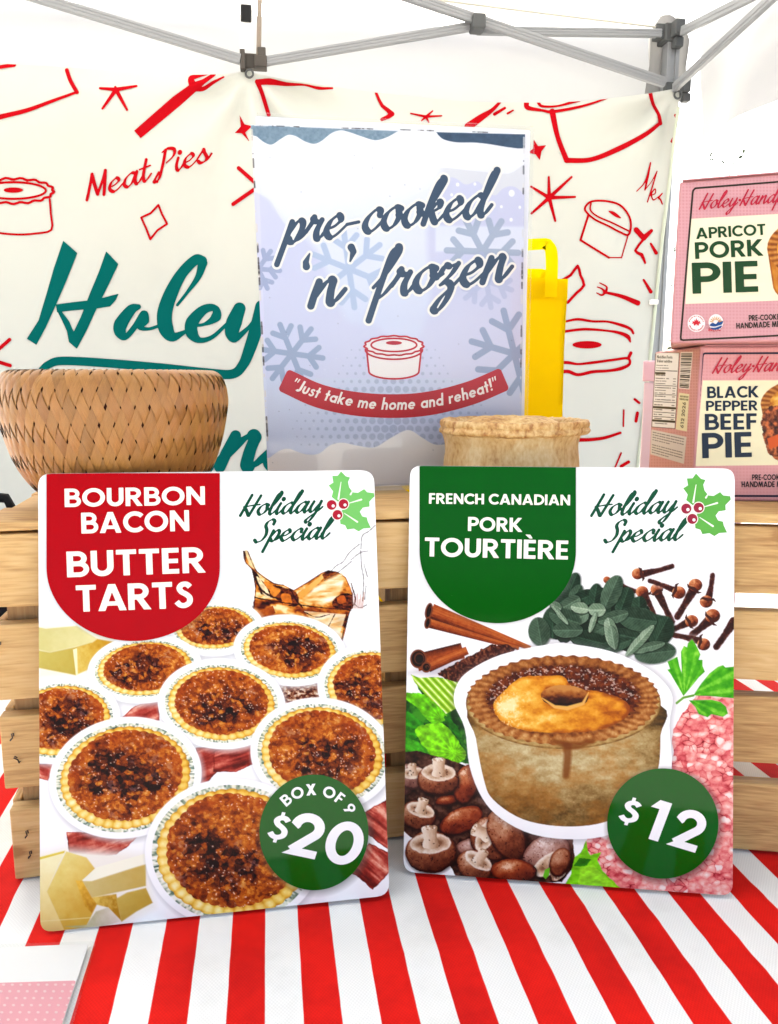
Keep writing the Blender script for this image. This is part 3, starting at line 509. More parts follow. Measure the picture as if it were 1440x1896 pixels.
    for P, s in (([(390, 890), (250, 650), (212, 600), (242, 590), (213, 510), (322, 455), (345, 560), (372, 640), (362, 400), (395, 335), (430, 352), (440, 305), (485, 262), (520, 310), (552, 370), (577, 430), (558, 490), (602, 490), (603, 560), (628, 622), (560, 685), (480, 785), (400, 880)], 1), ([(500, 885), (590, 750), (680, 640), (770, 570), (830, 548), (855, 575), (1000, 560), (1000, 920), (860, 908), (700, 893)], 2), ([(450, 940), (700, 933), (800, 958), (862, 1010), (884, 1085), (830, 1122), (700, 1092), (660, 1128), (560, 1092), (520, 1010)], 3)):
        Q = zl(P); o = zl([(400, 900)])[0]
        c.paint(sd_grow(sd_poly(Q), 1), 'e8e2d8', soft=6, alpha=.6)
        c.paint(sd_poly(Q), lambda X, Y, d, o=o, s=s: ramp(.45 + .8 * (fbm(X / 10, Y / 10, s) - .5) + .28 * sstep(.6, 1, np.abs(np.sin(np.arctan2(Y - o[1], X - o[0]) * 11))) - .1 * sstep(-2, 0, d), [(0, '1c6a08'), (.3, '359a0c'), (.6, '55b61a'), (1, '9be04c')]))
    c.paint(sd_curve(zl([(315, 970), (390, 910), (500, 885)]), 2.2), '6fa838')
    # the pie with its white cut-out edge
    c.paint(sd_grow(sd_poly(catmull(zp([(20, 300), (100, 210), (300, 110), (600, 45), (760, 45), (1000, 90), (1200, 180), (1320, 270), (1388, 380), (1368, 560), (1382, 840), (1300, 1080), (1010, 1245), (760, 1282), (500, 1250), (300, 1150), (180, 1020), (100, 820), (70, 580), (2, 420)]), 4, True)), 3), '77737c', soft=18, alpha=.5)
    c.paint(sd_poly(catmull(zp([(20, 300), (100, 210), (300, 110), (600, 45), (760, 45), (1000, 90), (1200, 180), (1320, 270), (1388, 380), (1368, 560), (1382, 840), (1300, 1080), (1010, 1245), (760, 1282), (500, 1250), (300, 1150), (180, 1020), (100, 820), (70, 580), (2, 420)]), 4, True)), 'ffffff')
    def body(X, Y, d):
        u = (X - 1043) / 170; v = (Y - 1340) / 190
        t = .68 - .34 * sstep(.40, .9, v + .25 * (fbm(X / 40, Y / 25, 3) - .5)) - .22 * u ** 4 + .40 * (fbm(X / 18, Y / 9, 5, 5) - .5) + .14 * (fbm(X / 3, Y / 3, 6, 2) - .5) - .25 * sstep(.08, 0, v)
        C = ramp(t, [(0, '2e2110'), (.2, '5c431f'), (.4, '8f6f3c'), (.58, 'b59a66'), (.8, 'd8cba0'), (1, 'eee6c8')])
        return mix(C, hexc('b0691c'), .42 * sstep(.44, .72, fbm(X / 48, Y / 30, 8, 4) + .10 * sstep(.2,.5,v)) * (.4 + .9 * fbm(X / 6, Y / 5, 9)))
    c.paint(sd_poly(catmull(zp([(120, 430), (140, 640), (190, 900), (250, 1030), (440, 1155), (700, 1200), (960, 1172), (1180, 1055), (1292, 850), (1312, 620), (1310, 430), (700, 300)]), 5, True)), body)
    ex, ey = zp([(695, 398)])[0]; A, B = 615 / 3.4286, 286 / 3.4286
    ang = lambda X, Y: np.arctan2((Y - ey) / B, (X - ex) / A); rad = lambda X, Y: np.hypot((X - ex) / A, (Y - ey) / B)
    def lip(X, Y, d): t = .55 + .5 * (fbm(X / 9, Y / 5, 14) - .5) - .3 * sstep(-5, 0, d); return ramp(t, [(0, '5a3a18'), (.35, '9a743c'), (.65, 'c8ac70'), (1, 'e6d6a2')])
    c.paint(sd_ell(ex, ey + 6, A + 1, B + 1), lip)
    def rim(X, Y, d):
        a = ang(X, Y); r = rad(X, Y); t = .52 + .13 * np.sin(a * 46 + r * 7 + 3 * fbm(a * 4, r, 3)) * (.3 + fbm(a * 3, r * 0, 7)) + .6 * (fbm(X / 6, Y / 6, 15) - .5) - .25 * sstep(.86, .78, r) - .15 * sstep(.94, 1, r) + .1 * np.sin(a)
        return ramp(t, [(0, '4c210c'), (.25, '7f4218'), (.5, 'ab6a30'), (.75, 'cc9656'), (1, 'e6c48c')])
    def rsd(X, Y): return (rad(X, Y) - .985 - .016 * np.sin(ang(X, Y) * 46) - .02 * (fbm(ang(X, Y) * 5, 0 * X, 2) - .5)) * B
    rsd.box = (ex - A - 5, ey - B - 5, ex + A + 5, ey + B + 5); c.paint(rsd, rim)
    def well(X, Y, d): t = .4 + 1.0 * (fbm(X / 7, Y / 7, 16) - .5); C = ramp(t, [(0, '240a05'), (.35, '521b0a'), (.65, '8a3c12'), (1, 'c07a3a')]); return mix(C, hexc('f6e8e0'), .6 * sstep(.62, .72, fbm(X / 4, Y / 3, 33, 2)) * (Y < ey))
    def wsd(X, Y): return (np.hypot((X - ex) / 480, (Y - zp([(0, 385)])[0][1]) / 205) * 3.4286 - 1 - .03 * np.sin(ang(X, Y) * 46)) * 58
    wsd.box = rsd.box; c.paint(wsd, well)
    def lid(X, Y, d):
        t = .52 + .95 * (fbm(X / 22, Y / 12, 17, 5) - .5) + .2 * (fbm(X / 4, Y / 4, 18) - .5) - .34 * sstep(-9, 0, d) - .0016 * (X - ex) + .30 * sstep(1.1, .2, np.hypot((X - 945) / 34, (Y - 1312) / 26)) + .2 * sstep(1., .3, np.hypot((X - 1040) / 45, (Y - 1328) / 10)) - .30 * sstep(1.35, .95, np.hypot((X - 1045.6) / 44, (Y - 1289.4) / 21))
        C = ramp(t, [(0, '9a4a0c'), (.25, 'c87412'), (.5, 'e49a24'), (.75, 'f3bc4c'), (1, 'fde6a8')]); return mix(C, hexc('fff2cc'), .6 * sstep(.58, .72, fbm(X / 3, Y / 3, 34, 2)) * sstep(1000, 930, X) * (Y > ey - 15))
    c.paint(sd_warp(sd_poly(catmull(zp([(250, 430), (330, 330), (430, 255), (560, 245), (690, 245), (760, 320), (900, 340), (1040, 380), (1115, 440), (1090, 510), (980, 570), (840, 600), (640, 605), (450, 590), (310, 540)]), 4, True)), 1.5, 9, 1), lid)
    hx, hy = zp([(705, 375)])[0]
    c.paint(sd_warp(sd_ell(hx, hy, 44, 21, 2), 1.5, 12, 2), lambda X, Y, d: ramp(.5 - .03 * (Y - hy) * 1.2 + .5 * (fbm(X / 7, Y / 5, 19) - .5), [(0, '1a0805'), (.35, '4a1a0a'), (.6, '96501c'), (1, 'c88a44')]))
    c.paint(sd_curve(zp([(560, 385), (640, 440), (720, 450), (820, 420), (855, 350)]), [1, 3, 4, 3, 1]), 'e9b45c', soft=2)
    for P, r in (([(720, 690), (722, 760), (716, 830), (712, 875)], [8, 7, 7, 6]), ([(640, 660), (760, 690), (880, 655)], [5, 7, 5])): c.paint(sd_curve(catmull(zp(P), 5), np.interp(np.linspace(0, 1, len(catmull(zp(P), 5))), np.linspace(0, 1, len(r)), r)), '7a3c0c', soft=6, alpha=.75)
    c.paint(sd_grow(shield(776.5, 1066, 863, 1020, 134), 2), '8a8a88', soft=14, alpha=.45)
    c.paint(sd_ell(1230, 1529, 106, 105), '5a4a4a', soft=16, alpha=.6)
    k = 1.04; HM = lambda P: np.array([1270., 941.7]) + (Z(P, 4, 400, 860) - np.array([613.7, 935.])) * k
    lay = {'title': [(None, shield(776.5, 1066, 862, 1020, 134), '055a12')],
           'title_text': sd_union([text('FRENCH CANADIAN', (794, 932.6), (1055, 935.7), 19.5), text('PORK', (866, 983), (966.5, 985), 26), text('TOURTIÈRE', (786, 1030), (1051.7, 1036), 35)]),
           'badge': sd_ell(1226.7, 1524.4, 103, 102),
           'badge_text': sd_union([text('12', (1180, 1546.5), (1288, 1579), 75, slant=.06), text('$', (1142, 1518), (1177, 1526), 42, slant=.06)]),
           'heading': sd_union([script('Holiday', (1094, 955), (1248, 948), 19.5, wt=.36), script('Special', (1120, 1004), (1258, 999), 19.5, wt=.36)]),
           'holly': holly_layers(HM, k, '5fae45', '9c2038')}
    return c, lay
def flake(cx, cy, r, rot, w):
    out = []
    for k in range(6):
        a = math.radians(rot + 60 * k); u = np.array([math.cos(a), math.sin(a)]); o = np.array([cx, cy])
        out.append(sd_curve([o, o + u * r], w))
        for q in (-1, 1):
            b = a + q * math.radians(48); out.append(sd_curve([o + u * r * .55, o + u * r * .55 + np.array([math.cos(b), math.sin(b)]) * r * .42], w))
    return sd_union(out)
def pie_icon(cx, cy, s, sq=.36):                         # line drawing of a round pie: list of curves
    t = np.linspace(0, 2 * np.pi, 73); wv = 1 + .035 * np.sin(t * 15)
    R1 = np.stack([cx + s * np.cos(t) * wv, cy + s * sq * np.sin(t) * wv], 1); R2 = np.stack([cx + s * .78 * np.cos(t), cy - .02 * s + s * sq * .68 * np.sin(t)], 1)
    t2 = np.linspace(0, np.pi, 30); low = np.stack([cx + s * .98 * np.cos(t2), cy + s * .14 + s * sq * 1.0 * np.sin(t2)], 1)
    t3 = np.linspace(.12, np.pi - .12, 24); bot = np.stack([cx + s * .86 * np.cos(t3), cy + s * .88 + s * .26 * np.sin(t3)], 1)
    return [R1, R2, low, np.vstack([[(cx + s * .93, cy + s * .2)], bot, [(cx - s * .93, cy + s * .2)]])], R1, bot
def art_frozen():
    c = Canvas(456, 224, 982, 908, 1., 'c4c9e6')
    za = lambda P: Z(P, 4.235, 420, 200); zb = lambda P: Z(P, 4.235, 680, 200); zd = lambda P: Z(P, 2.5714, 440, 560)
    full = sd_poly([(440, 200), (1000, 200), (1000, 920), (440, 920)])
    c.paint(full, lambda X, Y, d: ramp((Y - 224) / 680 + .08 * (fbm(X / 90, Y / 60, 3) - .5), [(0, 'f3f4f8'), (.22, 'eeeff6'), (.42, 'dcdfef'), (.7, 'd1d6ea'), (1, 'cad1e7')]))
    # pale hills of snow with flakes, plus glare painted in white
    c.paint(sd_poly(catmull([(440, 330), (520, 338), (600, 326), (700, 336), (800, 312), (870, 316), (940, 322), (1000, 318), (1000, 640), (440, 640)], 6, True)), 'dcdde2', alpha=.8)
    c.paint(sd_poly(np.vstack([[(440, 700), (440, 300), (462, 352)], catmull([(478, 358), (500, 372), (522, 408), (545, 430), (600, 420), (660, 400), (720, 380), (780, 355), (820, 331), (842, 330), (862, 342), (884, 336), (900, 352), (916, 362), (930, 350), (948, 345), (966, 356), (985, 380)], 5), [(1000, 700)]])), 'd2d3ea')
    c.paint(sd_poly(catmull([(497, 250), (800, 262), (812, 330), (790, 430), (795, 560), (760, 640), (690, 600), (640, 590), (590, 470), (530, 410), (500, 370), (482, 345)], 5, True)), lambda X, Y, d: ramp((Y - 250) / 340, [(0, 'f8f8fb'), (.5, 'eef1f8'), (.8, 'e2e7f4'), (1, 'd6dcf0')]), soft=14, alpha=.8)  # glare on the holder, painted into the print as a soft white patch
    c.paint(sd_poly([(806, 418), (985, 420), (985, 468), (806, 466)]), 'e6e9f5', soft=5)
    for x, y, r in ((847, 342, 3), (879, 341, 2.5), (836, 361, 2.5), (857, 368, 3), (947, 358, 5.5), (928, 383, 2.5), (962, 384, 2.5), (946, 407, 3), (497, 520, 2), (900, 372, 2)): c.paint(sd_ell(x, y, r, r * 1.15), 'ffffff')
    for a in ((540, 655, 58, 8, 5.2, '93a2bd', .85), (646, 498, 72, 22, 5.5, 'b4c3de', .9), (893, 466, 66, 2, 6, 'a3afc4', .85), (952, 655, 82, 16, 6, '8d9cb8', .8), (478, 498, 40, 5, 4.5, '9aa4c4', .8), (900, 520, 50, 20, 5, 'b2b9d8', .6)): c.paint(flake(*a[:5]), a[5], alpha=a[6])
    for i in range(-12, 14):
        for j in range(0, 13):
            x = 728 + i * 15.5 + (j % 2) * 7.7; y = 648 + j * 14.6
            r = 7.6 - .033 * abs(x - 728) - .011 * abs(y - 795) * (1 if y > 720 else 2.2)
            if r > 1.4: c.paint(sd_ell(x, y, r, r), '9fa8bf', alpha=.55)
    # snow at the foot, dark sky with dripping snow at the head
    c.paint(sd_poly(np.vstack([[(440, 930), (440, 850)], catmull(zd([(150, 740), (200, 706), (245, 698), (320, 722), (385, 720), (440, 680), (500, 668), (570, 682), (650, 690), (720, 650), (790, 612), (830, 612), (880, 645), (950, 678), (1060, 660), (1200, 640), (1400, 700)]), 5), [(1000, 930)]])), lambda X, Y, d: ramp((Y - 800) / 100, [(0, 'fcf6ee'), (.5, 'f6ece2'), (1, 'efe4dc')]))
    c.paint(sd_poly(catmull([(640, 912), (730, 892), (800, 880), (850, 860), (990, 850), (990, 930), (640, 930)], 4, True)), 'e2d8d4', alpha=.5, soft=8)
    c.paint(sd_poly(np.vstack([[(440, 225), (440, 232)], [(470, 232), (735, 243)], catmull(za([(1345, 180), (1250, 232), (1160, 253), (1060, 225), (960, 190), (890, 176), (820, 198), (740, 260), (680, 282), (610, 262), (540, 222), (480, 212), (420, 245), (350, 288), (290, 268), (235, 225)]), 5), [(464, 250), (440, 250)]])), lambda X, Y, d: ramp(fbm(X / 5, Y / 5, 9), [(.2, '6f8798'), (.8, '8aa1b0')]))
    c.paint(sd_poly(np.vstack([zb([(540, 190), (1260, 208), (1262, 316)]), catmull(zb([(1180, 318), (1080, 305), (960, 285), (840, 272), (700, 270), (600, 248), (555, 212)]), 5)])), lambda X, Y, d: ramp(fbm(X / 7, Y / 7, 10), [(.2, '2c4056'), (.8, '394f66')]))
    # scuffs along the edge of the sheet
    for k in range(46):
        t = hash2(np.array(k), np.array(2), 1); L = hash2(np.array(k), np.array(3), 1)
        x0, y0 = np.array([464., 231]) * (1 - t) + np.array([498., 900]) * t; c.paint(sd_curve([(x0 + 1.5, y0), (x0 + 1.5 + .045 * L * 16, y0 + L * 16)], 1.0 + .9 * L), '4a4442' if k % 2 else 'd8cfc4', alpha=.7)
        x0, y0 = np.array([972., 246]) * (1 - t) + np.array([963., 900]) * t; c.paint(sd_curve([(x0 - 2, y0), (x0 - 2, y0 + L * 14)], 1.0 + .8 * L), '5a5a5e' if k % 2 else 'e4e2e0', alpha=.7)
        x0, y0 = np.array([464., 231]) * (1 - t) + np.array([972., 246]) * t; c.paint(sd_curve([(x0, y0 + 1.2), (x0 + 14 * L, y0 + 1.6)], 1.), '4a4440' if k % 2 else 'f2f2f2', alpha=.7)
    for k in range(70):
        x = 470 + 500 * hash2(np.array(k), np.array(5), 2); y = 260 + 620 * hash2(np.array(k), np.array(6), 2); c.paint(sd_ell(x, y, 1, .8), '5a5a66' if k % 2 else 'ffffff', alpha=.5)
    ap = lambda x, y, s, k: sd_union([sd_curve(catmull([(x, y), (x + 1 * s, y + 6 * s), (x - 3 * s * k, y + 20 * s)][::1], 6), [7 * s, 6.5 * s] + [5 * s] * 5 + [4 * s, 3 * s, 2.4 * s, 2 * s, 1.5 * s, 1.2 * s][:6]) if 0 else sd_curve([(x, y), (x + 1 * s, y + 6 * s), (x - 3 * s * k, y + 20 * s)], [6.5 * s, 5.5 * s, 1.5 * s])])
    q1 = sd_curve([(567, 494), (566, 486), (573, 470)], [6.8, 5.6, 1.6]); q2 = sd_curve([(650, 458), (654, 466), (648, 484)], [7, 6, 1.8])
    words = sd_union([script('pre-cooked', (523, 452), (902, 398), 38, wt=.36, slant=.36), q1, script('n', (574, 567), (632, 558), 42, wt=.42, slant=.3), q2, script('frozen', (684, 553), (940, 516), 42, wt=.36, slant=.36)])
    T, R1, bot = pie_icon(729, 640, 54, .33)
    # plain pie drawing
    bodyp = sd_poly(np.vstack([[(782, 645)], bot, [(676, 645)]]))
    P = np.array([(530, 706), (590, 733), (660, 748), (735, 752), (800, 746), (870, 728), (928, 704)], float)
    lay = {'words': words, 'halo': sd_grow(words, 4.2), 'ribbon': sd_grow(sd_poly(ribbon(catmull(P, 6), 30)), 7),
           'ribbon_text': text_arc('"Just take me home and reheat!"', 729, 279, 480, 113.6, 66.2, 22.5, slant=.16, flip=-1, space=.40),
           'pie_paper': sd_union([sd_poly(R1), bodyp]), 'pie_line': sd_union([sd_curve(t, 1.7) for t in T] + [sd_ell(729, 635, 15, 3.8)])}
    return c, lay

def pie_photo(c, cx, cy, rx, ry, s):                      # pie printed on a carton
    c.paint(sd_poly(np.vstack([arc(cx, cy, rx, ry, 180, 360, 20), arc(cx, cy + ry * 1.1, rx * .9, ry * .75, 0, 180, 20)])), lambda X, Y, d: ramp(.55 + .5 * (fbm(X / 7, Y / 14, s) - .5) - .3 * sstep(-5, 0, d), [(0, '6b300a'), (.4, 'a85c14'), (.7, 'd08a2e'), (1, 'eec074')]))
    c.paint(sd_ell(cx, cy, rx, ry), lambda X, Y, d: ramp(.5 + .3 * np.sin(np.arctan2((Y - cy) / ry, (X - cx) / rx) * 34) + .4 * (fbm(X / 5, Y / 5, s) - .5), [(0, '6a300a'), (.5, 'a9601c'), (1, 'd59a4a')]))
    c.paint(sd_ell(cx, cy, rx * .82, ry * .78), lambda X, Y, d: ramp(fbm(X / 14, Y / 9, s + 1), [(.2, 'a85a10'), (.5, 'd8942c'), (.8, 'f0c468')]))
def carton_base(c, quad, panel, pink, cream, dots):
    F = sd_poly(quad)
    c.paint(sd_grow(F, 6), pink)
    def halftone(X, Y, d):
        u = X / 6.2; v = Y / 6.2; return mix(hexc(pink), hexc(dots),   .42 * sstep(.42, .25, np.hypot(u - np.round(u), v - np.round(v))) * np.clip(.35 + .65 * fbm(X / 60, Y / 60, 3), 0, 1))
    c.paint(sd_grow(F, 6), halftone)
    c.paint(sd_poly(panel), cream)
def art_carton_upper():
    c = Canvas(1236, 296, 1730, 650, 1., 'd898a0'); b = lambda P: Z(P, 3.1077, 1180, 320)
    k = lambda x, yl, sl: yl - (x - 1262) * sl
    quad = [(1240, 350), (1262, 334), (1760, 300), (1760, 660), (1240, 640)]
    carton_base(c, [(1236, 296), (1730, 296), (1730, 650), (1236, 650)], [(1277.5, 405.5), (1700, 382), (1700, 547), (1268.5, 563)], 'd39ca0', 'f1e7c6', 'b8707a')
    pie_photo(c, 1520, 460, 100, 60, 5)
    line = sd_union([sd_curve([(1287, 349), (1700, 317)], 1.7), sd_curve([(1287, 349), (1283, 353), (1282, 358)], 1.7), sd_curve([(1282, 358), (1260, 624)], 1.7), sd_curve([(1260, 624), (1260.5, 629), (1265, 630)], 1.7), sd_curve([(1265, 630), (1700, 609)], 1.7), sd_curve([(1700, 317), (1700, 609)], 1.7)])
    words = sd_union([text('APRICOT', (1288.7, 443), (1417.5, 435), 20.5), text('PORK', (1287, 480), (1413, 473.8), 31), text('PIE', (1282, 544.3), (1405, 540.4), 57.5)])
    small = sd_union([text('PRE-COOKED', (1386, 594.5), (1450, 591.5), 10.6), text('HANDMADE MEAT PIES', (1363, 609), (1481, 603.5), 10.8)])
    logo = script('Holey·Handpies', (1294, 388), (1480, 371), 14.2, wt=.27, slant=.45)
    L = [('outline_print', line, '2b2416'), ('title_lettering', words, '17401c'), ('note_lettering', small, '30281e'), ('logo_lettering', logo, 'b81f38')]
    mc = (1288.8, 599.); star = []
    for a, r in zip(range(-90, 270, 15), [10.5, 5, 8.5, 4.6, 9, 6.6, 9.3, 4.2, 6.8, 5.5, 5, 1.2, 9.2, 1.2, 5, 5.5, 6.8, 4.2, 9.3, 6.6, 9, 4.6, 8.5, 5]): star.append((mc[0] + r * math.cos(math.radians(a)), mc[1] + r * math.sin(math.radians(a))))
    L += [('emblem_disc', sd_union([sd_ell(*mc, 16, 16), sd_ell(1325, 597, 13.5, 15)]), 'f7efec'), ('maple_leaf', sd_poly(star), 'c81a2a'),
          ('emblem_text', sd_union([text_arc('MADE IN CANADA', *mc, 12, 190, 350, 2.6), text_arc('PRODUIT CANADA', *mc, 14.2, 165, 15, 2.6, flip=-1), text('buyBC', (1311, 613.5), (1334, 613), 6.5, slant=.15)]), 'c22a34'),
          ('wave_print', sd_union([sd_poly(catmull([(1313, 603), (1319, 598), (1325, 600), (1331, 594), (1338, 595), (1336, 601), (1330, 603), (1322, 605)], 4, True)), sd_poly(catmull([(1315, 607), (1324, 607), (1336, 603), (1333, 608), (1325, 611), (1318, 610)], 4, True))]), '1d4a86'),
          ('ray_print', sd_union([sd_curve([(1325 + 6 * math.cos(math.radians(a)), 598 + 6 * math.sin(math.radians(a))), (1325 + 11.5 * math.cos(math.radians(a)), 598 + 11.5 * math.sin(math.radians(a)))], .7) for a in range(-165, 0, 21)]), 'd99a3c')]
    return c, L
def art_carton_lower():
    c = Canvas(1270, 636, 1760, 935, 1., 'e29a9c')
    carton_base(c, [(1270, 636), (1760, 636), (1760, 935), (1270, 935)], [(1300.5, 704.5), (1712, 703), (1712, 858), (1286.5, 863)], 'dfa0a0', 'f3e8c0', 'cb7c82')
    pie_photo(c, 1500, 748, 92, 48, 9)
    c.paint(sd_warp(sd_poly(catmull([(1410, 770), (1440, 750), (1500, 760), (1560, 800), (1560, 850), (1460, 858), (1420, 835)], 4, True)), 4, 8, 2), lambda X, Y, d: ramp(fbm(X / 7, Y / 7, 44, 4), [(.2, '2a0f0a'), (.45, '6d3018'), (.6, 'a2562c'), (.72, 'd8703a')]))
    c.paint(sd_poly([(1420, 812), (1440, 804), (1446, 824), (1424, 832)]), 'd2561c')
    line = sd_union([sd_curve([(1305, 654.5), (1712, 653)], 1.8), sd_curve([(1305, 654.5), (1301, 656), (1300, 661)], 1.8), sd_curve([(1300, 661), (1281, 910)], 1.8), sd_curve([(1281, 910), (1281.5, 916), (1286, 918)], 1.8), sd_curve([(1286, 918), (1712, 919)], 1.8), sd_curve([(1712, 653), (1712, 919)], 1.8)])
    words = sd_union([text('BLACK', (1308.7, 737.3), (1404, 736), 21.5), text('PEPPER', (1306.4, 761), (1402, 760), 18.7), text('BEEF', (1304.5, 796.3), (1400.4, 795), 29.8), text('PIE', (1299.7, 848.4), (1392.4, 846), 46.5)])
    small = sd_union([text('PRE-COOKED', (1391.4, 889), (1455, 888.5), 10.6), text('HANDMADE MEAT PIES', (1372, 902), (1489, 901.5), 10.8)])
    logo = script('Holey·Handpies', (1318, 691), (1504, 684), 14.2, wt=.27, slant=.45)
    return c, [('outline_print', line, '1a2036'), ('title_lettering', words, '12263c'), ('note_lettering', small, '2a2226'), ('logo_lettering', logo, 'c2263c')]
def art_carton_side():
    c = Canvas(1192, 634, 1316, 945, .8, 'd9888a')
    c.paint(sd_poly([(1190, 630), (1320, 630), (1320, 950), (1190, 950)]), lambda X, Y, d: mix(hexc('d39694'), hexc('bd7678'), .5 * sstep(.42, .25, np.hypot(X / 5.2 - np.round(X / 5.2), Y / 5.6 - np.round(Y / 5.6)))))
    nq = np.array([(1214.7, 653), (1257, 654), (1249, 793), (1207, 790)]); q = lambda u, v: nq[0] * (1 - u) * (1 - v) + nq[1] * u * (1 - v) + nq[2] * u * v + nq[3] * (1 - u) * v
    c.paint(sd_grow(sd_poly(nq), 1), '3a3030'); c.paint(sd_poly(nq), 'ece6e2')
    c.paint(text('Nutrition Facts', q(.05, .075), q(.72, .075), 5.5), '151515'); c.paint(text('Valeur nutritive', q(.05, .13), q(.72, .13), 5.5), '151515')
    rows = [(.17, .55, .6), (.205, .6, .6), (.30, .45, 1.1), (.345, .62, .7), (.38, .5, .6), (.415, .55, .6), (.47, .75, .8), (.505, .5, .6), (.54, .5, .6), (.585, .5, .8), (.63, .8, .7), (.70, .4, .8), (.765, .4, .8), (.83, .4, .8), (.885, .4, .8), (.95, .7, .7)]
    for v, u1, w in rows:
        n = int(u1 * 26)
        for k in range(n):
            if hash2(np.array(k), np.array(int(v * 100)), 1) > .18: c.paint(sd_curve([q(.05 + k / 28, v), q(.05 + (k + .75) / 28, v)], w * .9), '2a2626', alpha=.8)
        if .3 < v < .95: c.paint(sd_curve([q(.82, v), q(.92, v)], w * .9), '2a2626', alpha=.8)
    for v, w in ((.24, .6), (.275, 1.8), (.44, .5), (.56, .5), (.66, .5), (.735, 2.), (.80, .5), (.86, .5), (.915, 2.)): c.paint(sd_curve([q(.04, v), q(.96 if w != 1.8 else .42, v)], w), '191717')
    bq = np.array([(1260, 651.6), (1283, 651.6), (1276, 721), (1256.6, 719)]); b = lambda u, v: bq[0] * (1 - u) * (1 - v) + bq[1] * u * (1 - v) + bq[2] * u * v + bq[3] * (1 - u) * v
    c.paint(sd_poly(bq), 'efe6e0'); v = .04
    for k in range(26):
        w = .6 + 2.2 * hash2(np.array(k), np.array(9), 4); c.paint(sd_poly([b(.06, v), b(.94, v), b(.94, v + w / 70), b(.06, v + w / 70)]), '1e1a1a'); v += w / 70 + .012 + .02 * hash2(np.array(k), np.array(8), 4)
        if v > .95: break
    c.paint(sd_poly([(1257, 727), (1276, 730), (1271.5, 799), (1251, 795)]), 'e6dcb4')
    c.paint(text('BEST BEFORE', (1259, 735), (1274, 737), 3), '3a3a20'); c.paint(text('MEILLEUR AVANT', (1258, 740), (1274, 742), 3), '3a3a20')
    c.paint(text('612 2026', (1265, 793), (1270, 745), 6), '4a4440')
    iq = np.array([(1206, 795), (1271, 809), (1266, 859), (1204, 841)]); i = lambda u, v: iq[0] * (1 - u) * (1 - v) + iq[1] * u * (1 - v) + iq[2] * u * v + iq[3] * (1 - u) * v
    c.paint(sd_poly(iq), 'd8cfca')
    for r in range(9):
        if r == 4: continue
        for k in range(14):
            if k < 14 * (.55 if r in (3, 8) else .96): c.paint(sd_curve([i(.05 + k / 15.5, .1 + r * .1), i(.05 + (k + .7 * (.5 + .5 * hash2(np.array(k), np.array(r), 3))) / 15.5, .1 + r * .1)], .75), '3a3434', alpha=.75)
    c.paint(text('NONNA', (1209, 870), (1226, 872), 5), '4a2a2a', alpha=0)
    return c, []

